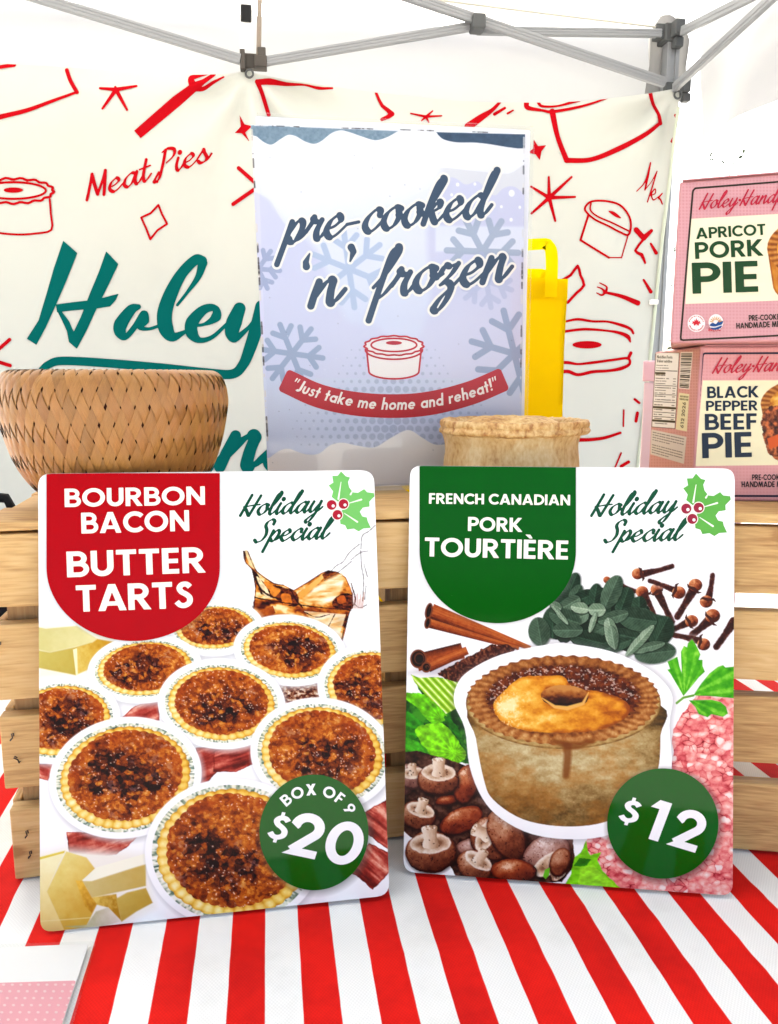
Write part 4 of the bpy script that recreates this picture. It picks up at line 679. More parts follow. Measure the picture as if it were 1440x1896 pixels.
def art_banner(names_only=False):
    if names_only: return [('', None, '0b6f6c'), ('', None, 'cf1420')]
    t = lambda P: Z(P, 3, 0, 0); u = lambda P: Z(P, 3, 480, 0); v = lambda P: Z(P, 3, 960, 0); h = lambda P: Z(P, 3, 0, 400); w = lambda P: Z(P, 3.647, 960, 400)
    def cv(M, P, r, n=6):
        Q = catmull(M(P), n) if len(P) > 2 else M(P); R = r if np.isscalar(r) else np.interp(np.linspace(0, 1, len(Q)), np.linspace(0, 1, len(r)), r); return sd_curve(Q, np.asarray(R) * (.62 if M in (u, v) else .8 if M is t else 1.))
    st = lambda M, c, tips, r: sd_union([cv(M, [c, tip], [r, r * .55]) for tip in tips])
    teal = [sd_poly(catmull(h([(352, 138), (430, 207), (370, 360), (318, 480), (255, 620), (203, 716), (150, 682), (215, 580), (260, 430), (300, 290)]), 1, True)), sd_poly(h([(590, 197), (658, 268), (600, 390), (545, 500), (480, 640), (428, 738), (383, 700), (450, 560), (500, 430), (550, 310)])),
            sd_poly(h([(310, 492), (400, 480), (500, 468), (580, 453), (660, 432), (645, 466), (612, 503), (540, 514), (400, 526), (318, 536)])), sd_poly(h([(314, 520), (345, 532), (385, 585), (416, 655), (428, 738), (383, 700), (372, 640), (345, 580)]))]
    def vc(P): P = np.array(P, float); Q = catmull(h(P[:, :2]), 6); return sd_curve(Q, np.interp(np.linspace(0, 1, len(Q)), np.linspace(0, 1, len(P)), P[:, 2] / 3))
    teal += [vc(p) for p in ([(770, 505, 14), (728, 522, 28), (672, 600, 38), (668, 645, 32), (698, 672, 16), (752, 612, 16), (798, 545, 20), (806, 582, 22), (776, 618, 14), (825, 628, 9), (885, 610, 9)],
          [(1122, 250, 28), (1085, 245, 28), (1010, 320, 30), (950, 430, 38), (915, 540, 42), (922, 625, 42), (960, 672, 26), (1035, 640, 9)], [(1126, 262, 26), (1100, 340, 17), (1040, 425, 9), (985, 495, 8)],
          [(1050, 612, 7), (1135, 602, 9), (1200, 560, 28), (1192, 512, 18), (1130, 522, 26), (1068, 590, 36), (1066, 650, 34), (1108, 690, 16), (1180, 672, 12), (1262, 598, 9)],
          [(1330, 515, 34), (1300, 590, 44), (1288, 650, 38), (1308, 680, 20), (1380, 620, 10), (1425, 560, 10)], [(1455, 505, 38), (1425, 620, 37), (1390, 730, 34), (1350, 825, 28), (1290, 878, 26), (1150, 872, 26), (900, 845, 26), (600, 818, 24), (350, 805, 24), (270, 826, 22), (235, 852, 18)])]
    red = [cv(t, [(-40, 668), (0, 652), (150, 615), (300, 560), (425, 515)], [8, 6, 5, 4, 3]), cv(t, [(372, 392), (392, 450), (428, 515)], 4.6), cv(t, [(-60, 385), (0, 375), (80, 363)], 4.5),
           st(t, (645, 500), ((570, 605), (706, 612), (758, 480), (556, 492), (641, 485)), 5), sd_poly(t([(745, 728), (782, 770), (1000, 590), (1098, 503), (1058, 470), (960, 540)])), cv(t, [(1075, 485), (1062, 440), (1100, 425), (1185, 404)], [9, 7, 4, 2]), cv(t, [(1080, 485), (1130, 455), (1190, 415)], [11, 6, 4]), cv(t, [(1085, 492), (1130, 495), (1185, 460), (1242, 430)], [8, 5, 4, 2]),
           sd_poly(t([(1330, 640), (1358, 692), (1402, 702), (1362, 738), (1386, 790), (1342, 742), (1303, 741), (1337, 704)])), cv(t, [(1325, 935), (1410, 1010)], 4.6), cv(t, [(1295, 1135), (1410, 1055)], 4.6),
           cv(lambda P: np.asarray(P, float), [(-10, 654), (18, 629)], 3.4), cv(lambda P: np.asarray(P, float), [(-10, 668), (19, 677)], 3.4)]
    D = t([(785, 1210), (838, 1185), (880, 1140), (900, 1190), (928, 1245), (875, 1280), (835, 1330), (812, 1270)]); red += [sd_curve(np.vstack([D, D[:1]]), 2)]
    a = np.linspace(0, 2 * np.pi, 90); red += [sd_curve(t(np.stack([75 + (222 + 6 * np.sin(a * 17)) * np.cos(a), 1062 + (68 + 5 * np.sin(a * 17)) * np.sin(a)], 1)), 2.3), sd_curve(t(np.stack([75 + 180 * np.cos(a), 1060 + 46 * np.sin(a)], 1)), 2.1), sd_ell(25, 352.5, 18, 5), cv(t, [(277, 1110), (283, 1190), (286, 1278), (200, 1298), (100, 1304), (-20, 1294), (-80, 1285)], 2.4, 3)]
    red += [script('Meat Pies', (161, 371), (388, 297), 22, wt=.33, slant=.3, space=.42)]
    red += [cv(u, [(0, 458), (60, 456), (150, 470), (250, 474), (330, 492), (405, 492)], [9, 10, 6, 3, 5, 3]), cv(u, [(-12, 455), (15, 520), (52, 640)], [7, 6, 6]), cv(u, [(648, 518), (682, 590), (735, 635), (680, 665)], [4, 5, 8, 5], 2), st(u, (925, 650), ((840, 632), (962, 618), (1012, 645), (940, 680), (900, 672)), 4), cv(u, [(1160, 705), (1230, 655), (1290, 615), (1338, 566)], [12, 10, 6, 4]), cv(u, [(1305, 636), (1362, 602)], [5, 4]), cv(u, [(1378, 632), (1408, 615)], [3.6, 2.6])]
    red += [cv(v, [(42, 568), (50, 600), (130, 615), (190, 622), (350, 592), (495, 546)], [8, 7, 4, 5, 4, 2.5]), cv(v, [(105, 566), (130, 592), (220, 590), (330, 560), (390, 552)], [5, 4, 3, 5, 3]), cv(v, [(185, 622), (215, 760), (265, 893)], [9, 7, 8]), cv(v, [(265, 893), (400, 888), (550, 830), (700, 750), (785, 685)], [8, 7, 8, 7, 5]), cv(v, [(728, 513), (745, 580), (776, 640), (785, 688)], [6, 5, 5, 6]), cv(v, [(868, 642), (886, 678)], 4), cv(v, [(848, 788), (864, 758)], 4),
            sd_poly(v([(82, 775), (106, 813), (152, 808), (126, 842), (116, 892), (93, 860), (50, 850), (80, 826)])), st(v, (168, 1100), ((166, 985), (292, 985), (312, 1095), (202, 1228), (70, 1187), (68, 1038)), 6),
            cv(v, [(654, 1064), (700, 1010), (731, 905)], [1.6,1.8,2]), cv(v, [(731, 905), (716, 980), (700, 1056)], [2,3.4,2.4]), cv(v, [(700, 1056), (736, 1010), (767, 952)], [1.2,1.2,1.6]), cv(v, [(767, 952), (740, 1040), (713, 1124)], [1.6,2.2,1.8]), cv(v, [(730, 1088), (756, 1076), (756, 1050), (736, 1078), (746, 1112), (776, 1092)], [1.2,1.6,1.6,2.2,2,1]), cv(v, [(796, 1075), (776, 1100), (786, 1110), (796, 1135)], [1.8,3,2.4,2]),
            cv(v, [(388, 1195), (366, 1160), (400, 1122), (480, 1118), (560, 1140), (608, 1195), (622, 1250), (608, 1305), (560, 1290), (500, 1258), (430, 1225), (388, 1195)], 3.2), cv(v, [(400, 1130), (398, 1170), (440, 1205), (520, 1240), (612, 1285)], 2.6), sd_poly(catmull(v([(497, 1175), (530, 1178), (568, 1212), (540, 1208)]), 5, True)), cv(v, [(385, 1198), (342, 1335), (500, 1432)], 3.4, 1), cv(v, [(606, 1308), (570, 1432), (500, 1432)], 1.8, 1)]
    red += [cv(w, [(792, 95), (842, 150), (895, 100)], [5, 5, 3], 1), cv(w, [(850, 148), (785, 235), (828, 262), (852, 318)], [2.4, 2.2, 3.4, 2], 2), cv(w, [(890, 188), (926, 250)], [2, 3.5]), cv(w, [(842, 432), (890, 512)], [2, 3.5]), cv(w, [(280, 440), (350, 400), (397, 338), (415, 400), (440, 468), (390, 520), (330, 585)], 2.6, 2),
            cv(w, [(575, 515), (690, 542), (802, 588)], [2.2, 3.6, 5]), cv(w, [(585, 518), (592, 480), (545, 452)], [2.6, 1.8, 1]), cv(w, [(580, 512), (560, 492), (528, 480)], [2.6, 1.6, 1]), cv(w, [(580, 518), (560, 535), (524, 520)], [2.6, 1.8, 1]),
            cv(w, [(250, 730), (320, 712), (400, 698), (500, 712), (600, 714), (700, 740), (755, 765), (772, 792)], [2.2,2,2.6,2.2,2,3,2.4,2.2]), cv(w, [(250, 790), (325, 778), (450, 765), (600, 776), (680, 790), (735, 815), (752, 850)], [2.4,2.4,2.6,2,3,4,1.6]), sd_ell(960 + 460 / 3.647, 400 + 870 / 3.647, 27, 7), cv(w, [(250, 990), (330, 990), (400, 1000), (500, 990), (650, 970), (735, 962), (746, 1000), (690, 1030), (600, 1046), (500, 1052), (400, 1072), (330, 1050), (250, 1060)], [2.6,3,2,2.6,2.4,2.4,2.6,3.4,2.6,3,3,3.4,3]), cv(w, [(756, 925), (738, 962)], [3, 3]), cv(w, [(400, 1512), (480, 1510), (580, 1497), (685, 1464)], [3.4,3.2,3,2.4]), cv(w, [(782, 1238), (812, 1262)], 2.4), cv(w, [(648, 1700), (690, 1600)], 1.6), cv(w, [(690, 1690), (740, 1660)], 3), cv(w, [(708, 1310), (705, 1420)], 1.5),
            cv(w, [(800, 1330), (790, 1385)], 3)]
    # below the counter, seen through the crates
    red += [st(lambda P: np.asarray(P, float), (600, 1180), ((560, 1150), (640, 1150), (650, 1200), (600, 1230), (550, 1210)), 6), st(lambda P: np.asarray(P, float), (1010, 1120), ((980, 1090), (1040, 1095), (1045, 1140), (1000, 1160)), 6), cv(lambda P: np.asarray(P, float), [(30, 1010), (60, 1050), (120, 1060)], 5)]
    out = [('logo_lettering', sd_union(teal), '0b6f6c'), ('logo_lettering', script('Handpies', (214, 866), (826, 862), 58, wt=.46, slant=.28), '0b6f6c')]
    todo = list(red)                            # strokes that touch belong to one drawing
    while todo:
        grp = [todo.pop(0)]; grown = True
        while grown:
            grown = False
            for q in list(todo):
                if any(q.box[0] < g.box[2] + 3 and q.box[2] > g.box[0] - 3 and q.box[1] < g.box[3] + 3 and q.box[3] > g.box[1] - 3 for g in grp): grp.append(q); todo.remove(q); grown = True
        out.append(('pattern_drawing', sd_union(grp), 'cf1420'))
    return out
# ------------------------------------------------------------------ measured positions: sight lines met with real planes
RV = np.array([1., 0, 0]); FV = np.array([0, math.cos(PITCH), -math.sin(PITCH)]); UV = np.array([0, math.sin(PITCH), math.cos(PITCH)]); CAM = np.array([0, 0, H])
def ray(x, y):
    x = np.asarray(x, float); y = np.asarray(y, float)
    return ((x - 720) / F)[..., None] * RV - ((y - 948) / F)[..., None] * UV + FV
class Sheet:                                  # a flat surface; n looks towards the viewer
    def __init__(s, p, n, bend=None): s.p = np.array(p, float); s.n = np.array(n, float) / np.linalg.norm(n); s.bend = bend
    def at(s, x, y, off=0.):
        d = ray(x, y); t = ((s.p - CAM) @ s.n) / (d @ s.n); P = CAM + d * t[..., None]
        if s.bend is not None: w = s.bend(np.atleast_2d(P)).reshape(P.shape[:-1]); P = CAM + d * (t + w / (d @ s.n))[..., None]
        return P + np.asarray(off)[..., None] * s.n
def level(x, y, z=0.): return Sheet((0, 0, z), (0, 0, 1)).at(x, y)
def upright(a, b, lean=0., off=0.):            # plane through bottom edge a-b leaning back by so many degrees
    a = np.array(a, float); b = np.array(b, float); u = (b - a) / np.linalg.norm(b - a); back = np.array([-u[1], u[0], 0]); back /= np.linalg.norm(back)
    v = np.array([0, 0, 1]) * math.cos(math.radians(lean)) + back * math.sin(math.radians(lean))
    s = Sheet(a, np.cross(u, v)); s.u = u; s.v = v; s.p = s.p - back * off; return s

# ------------------------------------------------------------------ scene helpers
def tag(o, label=None, cat=None, group=None, kind=None):
    for k, v in (('label', label), ('category', cat), ('group', group), ('kind', kind)):
        if v: o[k] = v
    return o
def thing(name, label, cat, loc=(0, 0, 0), rz=0., group=None):
    o = bpy.data.objects.new(name, None); o.empty_display_size = .05; C.objects.link(o); o.location = [float(v) for v in loc]; o.rotation_euler = (0, 0, rz)
    return tag(o, label, cat, group)
def link(name, me, mat, parent=None, label=None):
    o = bpy.data.objects.new(name, me); C.objects.link(o)
    if mat is not None: me.materials.append(mat)
    if parent is not None: o.parent = parent
    if label: o['label'] = label
    return o
def root_of(o):
    while o.parent is not None: o = o.parent
    return o
def pydata(name, V, Fc, mat, parent=None, smooth=False, label=None):
    me = bpy.data.meshes.new(name); me.from_pydata([tuple(map(float, v)) for v in V], [], [tuple(map(int, f)) for f in Fc]); me.update()
    if smooth: me.polygons.foreach_set('use_smooth', [True] * len(me.polygons))
    return link(name, me, mat, parent, label)
def bm_obj(name, bm, mat, parent=None, smooth=False, label=None):
    bmesh.ops.recalc_face_normals(bm, faces=bm.faces); me = bpy.data.meshes.new(name); bm.to_mesh(me); bm.free()
    if smooth: me.polygons.foreach_set('use_smooth', [True] * len(me.polygons))
    return link(name, me, mat, parent, label)
def local(parent):                             # world -> frame of a thing
    M = Matrix.Identity(4); o = parent; ch = []
    while o is not None: ch.append(o); o = o.parent
    for o in reversed(ch): M = M @ Matrix.LocRotScale(o.location, o.rotation_euler, o.scale)
    return np.array(M.inverted())
def to_local(P, parent):
    if parent is None: return P
    M = local(parent); return P @ M[:3, :3].T + M[:3, 3]
def bm_box(bm, c, s, M=None, bev=0., seg=2):
    r = bmesh.ops.create_cube(bm, size=1.); vs_ = r['verts']
    for v in vs_: v.co = Vector((v.co.x * s[0] + c[0], v.co.y * s[1] + c[1], v.co.z * s[2] + c[2]))
    if bev:
        es = list({e for v in vs_ for e in v.link_edges}); g = bmesh.ops.bevel(bm, geom=es, offset=bev, segments=seg, profile=.5, affect='EDGES'); vs_ = list({v for f in g['faces'] for v in f.verts} | {v for v in vs_ if v.is_valid})
    if M is not None: bmesh.ops.transform(bm, matrix=M, verts=[v for v in vs_ if v.is_valid])
def bar_between(bm, a, b, w, h, up=(0, 0, 1), bev=.0):
    a = Vector(a); b = Vector(b); d = b - a; x = d.normalized(); y = Vector(up).cross(x)
    if y.length < 1e-4: y = Vector((0, 1, 0)).cross(x)
    y.normalize(); z = x.cross(y); M = Matrix(((x.x, y.x, z.x, (a.x + b.x) / 2), (x.y, y.y, z.y, (a.y + b.y) / 2), (x.z, y.z, z.z, (a.z + b.z) / 2), (0, 0, 0, 1)))
    bm_box(bm, (0, 0, 0), (d.length, w, h), M, bev)
def tube(bm, P, R, n=10, caps=True):
    P = [Vector(p) for p in P]; rings = []; prev = None
    for i, p in enumerate(P):
        t = (P[min(i + 1, len(P) - 1)] - P[max(i - 1, 0)]).normalized(); a = prev if prev is not None else (Vector((0, 0, 1)) if abs(t.z) < .9 else Vector((1, 0, 0)))
        x = (a - t * a.dot(t)).normalized(); y = t.cross(x); prev = x; r = R[i] if hasattr(R, '__len__') else R
        rings.append([bm.verts.new(p + (x * math.cos(q) + y * math.sin(q)) * r) for q in [2 * math.pi * k / n for k in range(n)]])
    for A, B in zip(rings, rings[1:]):
        for k in range(n): bm.faces.new((A[k], A[(k + 1) % n], B[(k + 1) % n], B[k]))
    if caps: bm.faces.new(rings[0][::-1]); bm.faces.new(rings[-1])

# ------------------------------------------------------------------ materials
ALB = .84
def nodes(name):
    m = bpy.data.materials.new(name); m.use_nodes = True; t = m.node_tree; return m, t.nodes, t.links, t.nodes['Principled BSDF']
_cache = {}
def paint(hx, rough=.4, alb=ALB, name=None, metal=0., bump=0., bscale=300., coat=0., vary=0., spec=.2):
    key = (str(hx), rough, alb, metal, bump, bscale, coat, vary, spec)
    if key in _cache: return _cache[key]
    m, n, l, b = nodes(name or 'paint_' + str(hx)); col = lin(hexc(hx)) * alb if isinstance(hx, str) else np.array(hx)
    b.inputs['Base Color'].default_value = (*col, 1); b.inputs['Roughness'].default_value = rough; b.inputs['Specular IOR Level'].default_value = spec; b.inputs['Metallic'].default_value = metal; b.inputs['Coat Weight'].default_value = coat
    if vary or bump:
        tc = n.new('ShaderNodeTexCoord'); no = n.new('ShaderNodeTexNoise'); no.inputs['Scale'].default_value = bscale; no.inputs['Detail'].default_value = 4; l.new(tc.outputs['Object'], no.inputs['Vector'])
        if bump:
            bp = n.new('ShaderNodeBump'); bp.inputs['Strength'].default_value = bump; bp.inputs['Distance'].default_value = .002; l.new(no.outputs['Fac'], bp.inputs['Height']); l.new(bp.outputs[0], b.inputs['Normal'])
        if vary:
            mx = n.new('ShaderNodeMix'); mx.data_type = 'RGBA'; mx.inputs[6].default_value = (*(col * (1 - vary)), 1); mx.inputs[7].default_value = (*np.minimum(col * (1 + vary), 1), 1); l.new(no.outputs['Fac'], mx.inputs[0]); l.new(mx.outputs[2], b.inputs['Base Color'])
    _cache[key] = m; return m
def attr_mat(name, rough=.25, bump=0., bscale=200., coat=0., spec=.2):
    m, n, l, b = nodes(name); a = n.new('ShaderNodeAttribute'); a.attribute_name = 'Col'; l.new(a.outputs['Color'], b.inputs['Base Color']); b.inputs['Roughness'].default_value = rough; b.inputs['Specular IOR Level'].default_value = spec; b.inputs['Coat Weight'].default_value = coat; b.inputs['Coat Roughness'].default_value = .06
    if bump:
        tc = n.new('ShaderNodeTexCoord'); no = n.new('ShaderNodeTexNoise'); no.inputs['Scale'].default_value = bscale; no.inputs['Detail'].default_value = 5; l.new(tc.outputs['Object'], no.inputs['Vector'])
        bp = n.new('ShaderNodeBump'); bp.inputs['Strength'].default_value = bump; bp.inputs['Distance'].default_value = .002; l.new(no.outputs['Fac'], bp.inputs['Height']); l.new(bp.outputs[0], b.inputs['Normal'])
    return m
def wood_mat(name, c1, c2, c3, fine=1.):
    m, n, l, b = nodes(name); tc = n.new('ShaderNodeTexCoord'); oi = n.new('ShaderNodeObjectInfo')
    ad = n.new('ShaderNodeVectorMath'); ad.operation = 'ADD'; cx = n.new('ShaderNodeCombineXYZ')
    for k, f in ((0, 3.7), (1, 9.1), (2, 5.3)):
        mm = n.new('ShaderNodeMath'); mm.operation = 'MULTIPLY'; mm.inputs[1].default_value = f; l.new(oi.outputs['Random'], mm.inputs[0]); l.new(mm.outputs[0], cx.inputs[k])
    l.new(tc.outputs['Object'], ad.inputs[0]); l.new(cx.outputs[0], ad.inputs[1])
    mp = n.new('ShaderNodeMapping'); mp.inputs['Scale'].default_value = (3.2, 30, 26); l.new(ad.outputs[0], mp.inputs[0])
    no = n.new('ShaderNodeTexNoise'); no.inputs['Scale'].default_value = 1.6; no.inputs['Detail'].default_value = 3; no.inputs['Distortion'].default_value = 1.0; l.new(mp.outputs[0], no.inputs['Vector'])
    wv = n.new('ShaderNodeMath'); wv.operation = 'MULTIPLY'; wv.inputs[1].default_value = 38; l.new(no.outputs['Fac'], wv.inputs[0])
    sn = n.new('ShaderNodeMath'); sn.operation = 'SINE'; l.new(wv.outputs[0], sn.inputs[0])
    mp2 = n.new('ShaderNodeMapping'); mp2.inputs['Scale'].default_value = (40, 620, 620); l.new(ad.outputs[0], mp2.inputs[0])
    n2 = n.new('ShaderNodeTexNoise'); n2.inputs['Scale'].default_value = 1.; n2.inputs['Detail'].default_value = 6; l.new(mp2.outputs[0], n2.inputs['Vector'])
    n3 = n.new('ShaderNodeTexNoise'); n3.inputs['Scale'].default_value = 9.; n3.inputs['Detail'].default_value = 2; l.new(ad.outputs[0], n3.inputs['Vector'])
    s1 = n.new('ShaderNodeMath'); s1.operation = 'MULTIPLY_ADD'; s1.inputs[1].default_value = .06; s1.inputs[2].default_value = .0; l.new(sn.outputs[0], s1.inputs[0])
    s2 = n.new('ShaderNodeMath'); s2.operation = 'MULTIPLY_ADD'; s2.inputs[1].default_value = .55 * fine; l.new(n2.outputs['Fac'], s2.inputs[0]); l.new(s1.outputs[0], s2.inputs[2])
    s3 = n.new('ShaderNodeMath'); s3.operation = 'MULTIPLY_ADD'; s3.inputs[1].default_value = .42; l.new(n3.outputs['Fac'], s3.inputs[0]); l.new(s2.outputs[0], s3.inputs[2])
    s4 = n.new('ShaderNodeMath'); s4.operation = 'MULTIPLY_ADD'; s4.inputs[1].default_value = .22; l.new(oi.outputs['Random'], s4.inputs[0]); l.new(s3.outputs[0], s4.inputs[2])
    rp = n.new('ShaderNodeValToRGB'); e = rp.color_ramp.elements; e[0].position = .36; e[0].color = (*c1, 1); e[1].position = 1.0; e[1].color = (*c3, 1); q = rp.color_ramp.elements.new(.64); q.color = (*c2, 1)
    mk = n.new('ShaderNodeMapping'); mk.inputs['Scale'].default_value = (13, 30, 30); l.new(ad.outputs[0], mk.inputs[0]); vo = n.new('ShaderNodeTexVoronoi'); vo.inputs['Scale'].default_value = 1.; l.new(mk.outputs[0], vo.inputs['Vector'])
    kn = n.new('ShaderNodeMapRange'); kn.interpolation_type = 'SMOOTHSTEP'; kn.inputs[1].default_value = .05; kn.inputs[2].default_value = .20; kn.inputs[3].default_value = .5; kn.inputs[4].default_value = 0.; l.new(vo.outputs['Distance'], kn.inputs[0])
    sk = n.new('ShaderNodeMath'); sk.operation = 'SUBTRACT'; l.new(s4.outputs[0], sk.inputs[0]); l.new(kn.outputs[0], sk.inputs[1])
    l.new(sk.outputs[0], rp.inputs[0]); l.new(rp.outputs[0], b.inputs['Base Color']); b.inputs['Roughness'].default_value = .62
    bp = n.new('ShaderNodeBump'); bp.inputs['Strength'].default_value = .35; bp.inputs['Distance'].default_value = .0015; l.new(n2.outputs['Fac'], bp.inputs['Height']); l.new(bp.outputs[0], b.inputs['Normal'])
    return m
def clear_mat(name, tint=(1, 1, 1), rough=.03, fr=1.5):
    m = bpy.data.materials.new(name); m.use_nodes = True; t = m.node_tree; n, l = t.nodes, t.links; n.remove(n['Principled BSDF'])
    tr = n.new('ShaderNodeBsdfTransparent'); tr.inputs[0].default_value = (*tint, 1); gl = n.new('ShaderNodeBsdfGlossy'); gl.inputs['Roughness'].default_value = rough
    f = n.new('ShaderNodeFresnel'); f.inputs['IOR'].default_value = fr; ge = n.new('ShaderNodeNewGeometry'); iv = n.new('ShaderNodeMath'); iv.operation = 'SUBTRACT'; iv.inputs[0].default_value = 1; l.new(ge.outputs['Backfacing'], iv.inputs[1]); fm = n.new('ShaderNodeMath'); fm.operation = 'MULTIPLY'; l.new(f.outputs[0], fm.inputs[0]); l.new(iv.outputs[0], fm.inputs[1]); mx = n.new('ShaderNodeMixShader'); l.new(fm.outputs[0], mx.inputs[0]); l.new(tr.outputs[0], mx.inputs[1]); l.new(gl.outputs[0], mx.inputs[2]); l.new(mx.outputs[0], n['Material Output'].inputs[0])
    return m
def cloth_sheet_mat(name, col, trans=.5, tcol=None, bump=.0):
    m = bpy.data.materials.new(name); m.use_nodes = True; t = m.node_tree; n, l = t.nodes, t.links; n.remove(n['Principled BSDF'])
    di = n.new('ShaderNodeBsdfDiffuse'); di.inputs[0].default_value = (*col, 1); tr = n.new('ShaderNodeBsdfTranslucent'); tr.inputs[0].default_value = (*(tcol or col), 1)
    mx = n.new('ShaderNodeMixShader'); mx.inputs[0].default_value = trans; l.new(di.outputs[0], mx.inputs[1]); l.new(tr.outputs[0], mx.inputs[2]); l.new(mx.outputs[0], n['Material Output'].inputs[0])
    return m

# ------------------------------------------------------------------ from drawing to printed surface
def march(X, Y, D, run=None):
    """cells of a regular grid inside D < 0: points, quads/polygons. Rows of full cells are joined up to `run` cells."""
    h, w = D.shape; ins = D < 0
    full = ins[:-1, :-1] & ins[:-1, 1:] & ins[1:, :-1] & ins[1:, 1:]; some = (ins[:-1, :-1] | ins[:-1, 1:] | ins[1:, :-1] | ins[1:, 1:]) & ~full
    vid = {}; P = []; polys = []
    def gv(j, i):
        k = (j, i)
        if k not in vid: vid[k] = len(P); P.append((X[j, i], Y[j, i]))
        return vid[k]
    def ev(j, i, b):                            # crossing on the edge leaving (j,i): b=0 to the right, 1 downwards
        k = (j, i, b)
        if k not in vid:
            j2, i2 = (j, i + 1) if b == 0 else (j + 1, i); t = D[j, i] / (D[j, i] - D[j2, i2]); vid[k] = len(P); P.append((X[j, i] + t * (X[j2, i2] - X[j, i]), Y[j, i] + t * (Y[j2, i2] - Y[j, i])))
        return vid[k]
    for j in range(h - 1):
        row = np.flatnonzero(full[j])
        if len(row):
            br = np.flatnonzero(np.diff(row) > 1) + 1
            for seg in np.split(row, br):
                a, e = seg[0], seg[-1] + 1
                while a < e:
                    b = min(e, a + (run or 10 ** 9)); polys.append((gv(j, a), gv(j + 1, a), gv(j + 1, b), gv(j, b))); a = b
    for j, i in zip(*np.nonzero(some)):
        cs = ((j, i), (j + 1, i), (j + 1, i + 1), (j, i + 1)); es = ((j, i, 1), (j + 1, i, 0), (j, i + 1, 1), (j, i, 0)); poly = []
        for k in range(4):
            a, b = cs[k], cs[(k + 1) % 4]
            if ins[a]: poly.append(gv(*a))
            if ins[a] != ins[b]: poly.append(ev(*es[k]))
        if len(poly) > 2: polys.append(tuple(poly))
    return np.array(P), polys
def lay(name, sd, hx, sheet, off, parent, step=.9, rough=.3, run=None, mat=None, label=None, alb=ALB, clip=None):
    b = sd.box; xs = np.arange(b[0] - 1.5, b[2] + 1.5 + step, step); ys = np.arange(b[1] - 1.5, b[3] + 1.5 + step, step); X, Y = np.meshgrid(xs, ys); D = sd(X, Y)
    if clip is not None: D = np.maximum(D, clip(X, Y))
    D = np.where(np.abs(D) < 1e-4, 1e-4, D); P, polys = march(X, Y, D, run)
    V = to_local(sheet.at(P[:, 0], P[:, 1], off), parent); return pydata(name, V, polys, mat or paint(hx, rough, alb), parent, label=label)
def lay_canvas(name, cv, sd, sheet, off, parent, mat, alb=ALB, gam=1.):
    D = sd(cv.X, cv.Y); D = np.where(np.abs(D) < 1e-4, 1e-4, D); P, polys = march(cv.X, cv.Y, D, 1)
    i = (P[:, 0] - cv.xs[0]) / cv.step; j = (P[:, 1] - cv.ys[0]) / cv.step; i0 = np.clip(i.astype(int), 0, cv.X.shape[1] - 2); j0 = np.clip(j.astype(int), 0, cv.X.shape[0] - 2); u = (i - i0)[:, None]; v = (j - j0)[:, None]
    Cc = (cv.C[j0, i0] * (1 - u) + cv.C[j0, i0 + 1] * u) * (1 - v) + (cv.C[j0 + 1, i0] * (1 - u) + cv.C[j0 + 1, i0 + 1] * u) * v
    o = pydata(name, to_local(sheet.at(P[:, 0], P[:, 1], off), parent), polys, mat, parent)
    at = o.data.color_attributes.new('Col', 'FLOAT_COLOR', 'POINT'); buf = np.ones((len(P), 4), np.float32); buf[:, :3] = lin(np.clip(Cc, 0, 1) ** gam) * alb; at.data.foreach_set('color', buf.ravel()); return o
def round_quad(q, r, n=6):
    q = np.array(q, float); out = []
    for k in range(4):
        p = q[k]; a = q[k - 1] - p; b = q[(k + 1) % 4] - p; a /= np.linalg.norm(a); b /= np.linalg.norm(b)
        for t in np.linspace(0, 1, n): out.append((1 - t) ** 2 * (p + a * r) + 2 * t * (1 - t) * p + t * t * (p + b * r))
    return np.array(out)
def slab(name, poly, sheet, o0, o1, mat, parent, label=None):     # solid plate: outline in the plane of the sheet, between two offsets
    P = sheet.at(poly[:, 0], poly[:, 1], 0.); A = to_local(P + sheet.n * o0, parent); B = to_local(P + sheet.n * o1, parent); n = len(P)
    return pydata(name, np.vstack([A, B]), [tuple(range(n)), tuple(range(2 * n - 1, n - 1, -1))] + [(k, k + n, (k + 1) % n + n, (k + 1) % n) for k in range(n)], mat, parent, label=label)

# ================================================================== THE SETTING
def ground():
    m, n, l, b = nodes('concrete'); tc = n.new('ShaderNodeTexCoord'); no = n.new('ShaderNodeTexNoise'); no.inputs['Scale'].default_value = 3; no.inputs['Detail'].default_value = 8; l.new(tc.outputs['Object'], no.inputs['Vector'])
    rp = n.new('ShaderNodeValToRGB'); rp.color_ramp.elements[0].color = (.48, .47, .46, 1); rp.color_ramp.elements[1].color = (.66, .65, .63, 1); l.new(no.outputs['Fac'], rp.inputs[0]); l.new(rp.outputs[0], b.inputs['Base Color']); b.inputs['Roughness'].default_value = .9
    o = pydata('pavement', [(-200, -200, GROUND), (200, -200, GROUND), (200, 300, GROUND), (-200, 300, GROUND)], [(0, 1, 2, 3)], m); o['kind'] = 'structure'
ground()

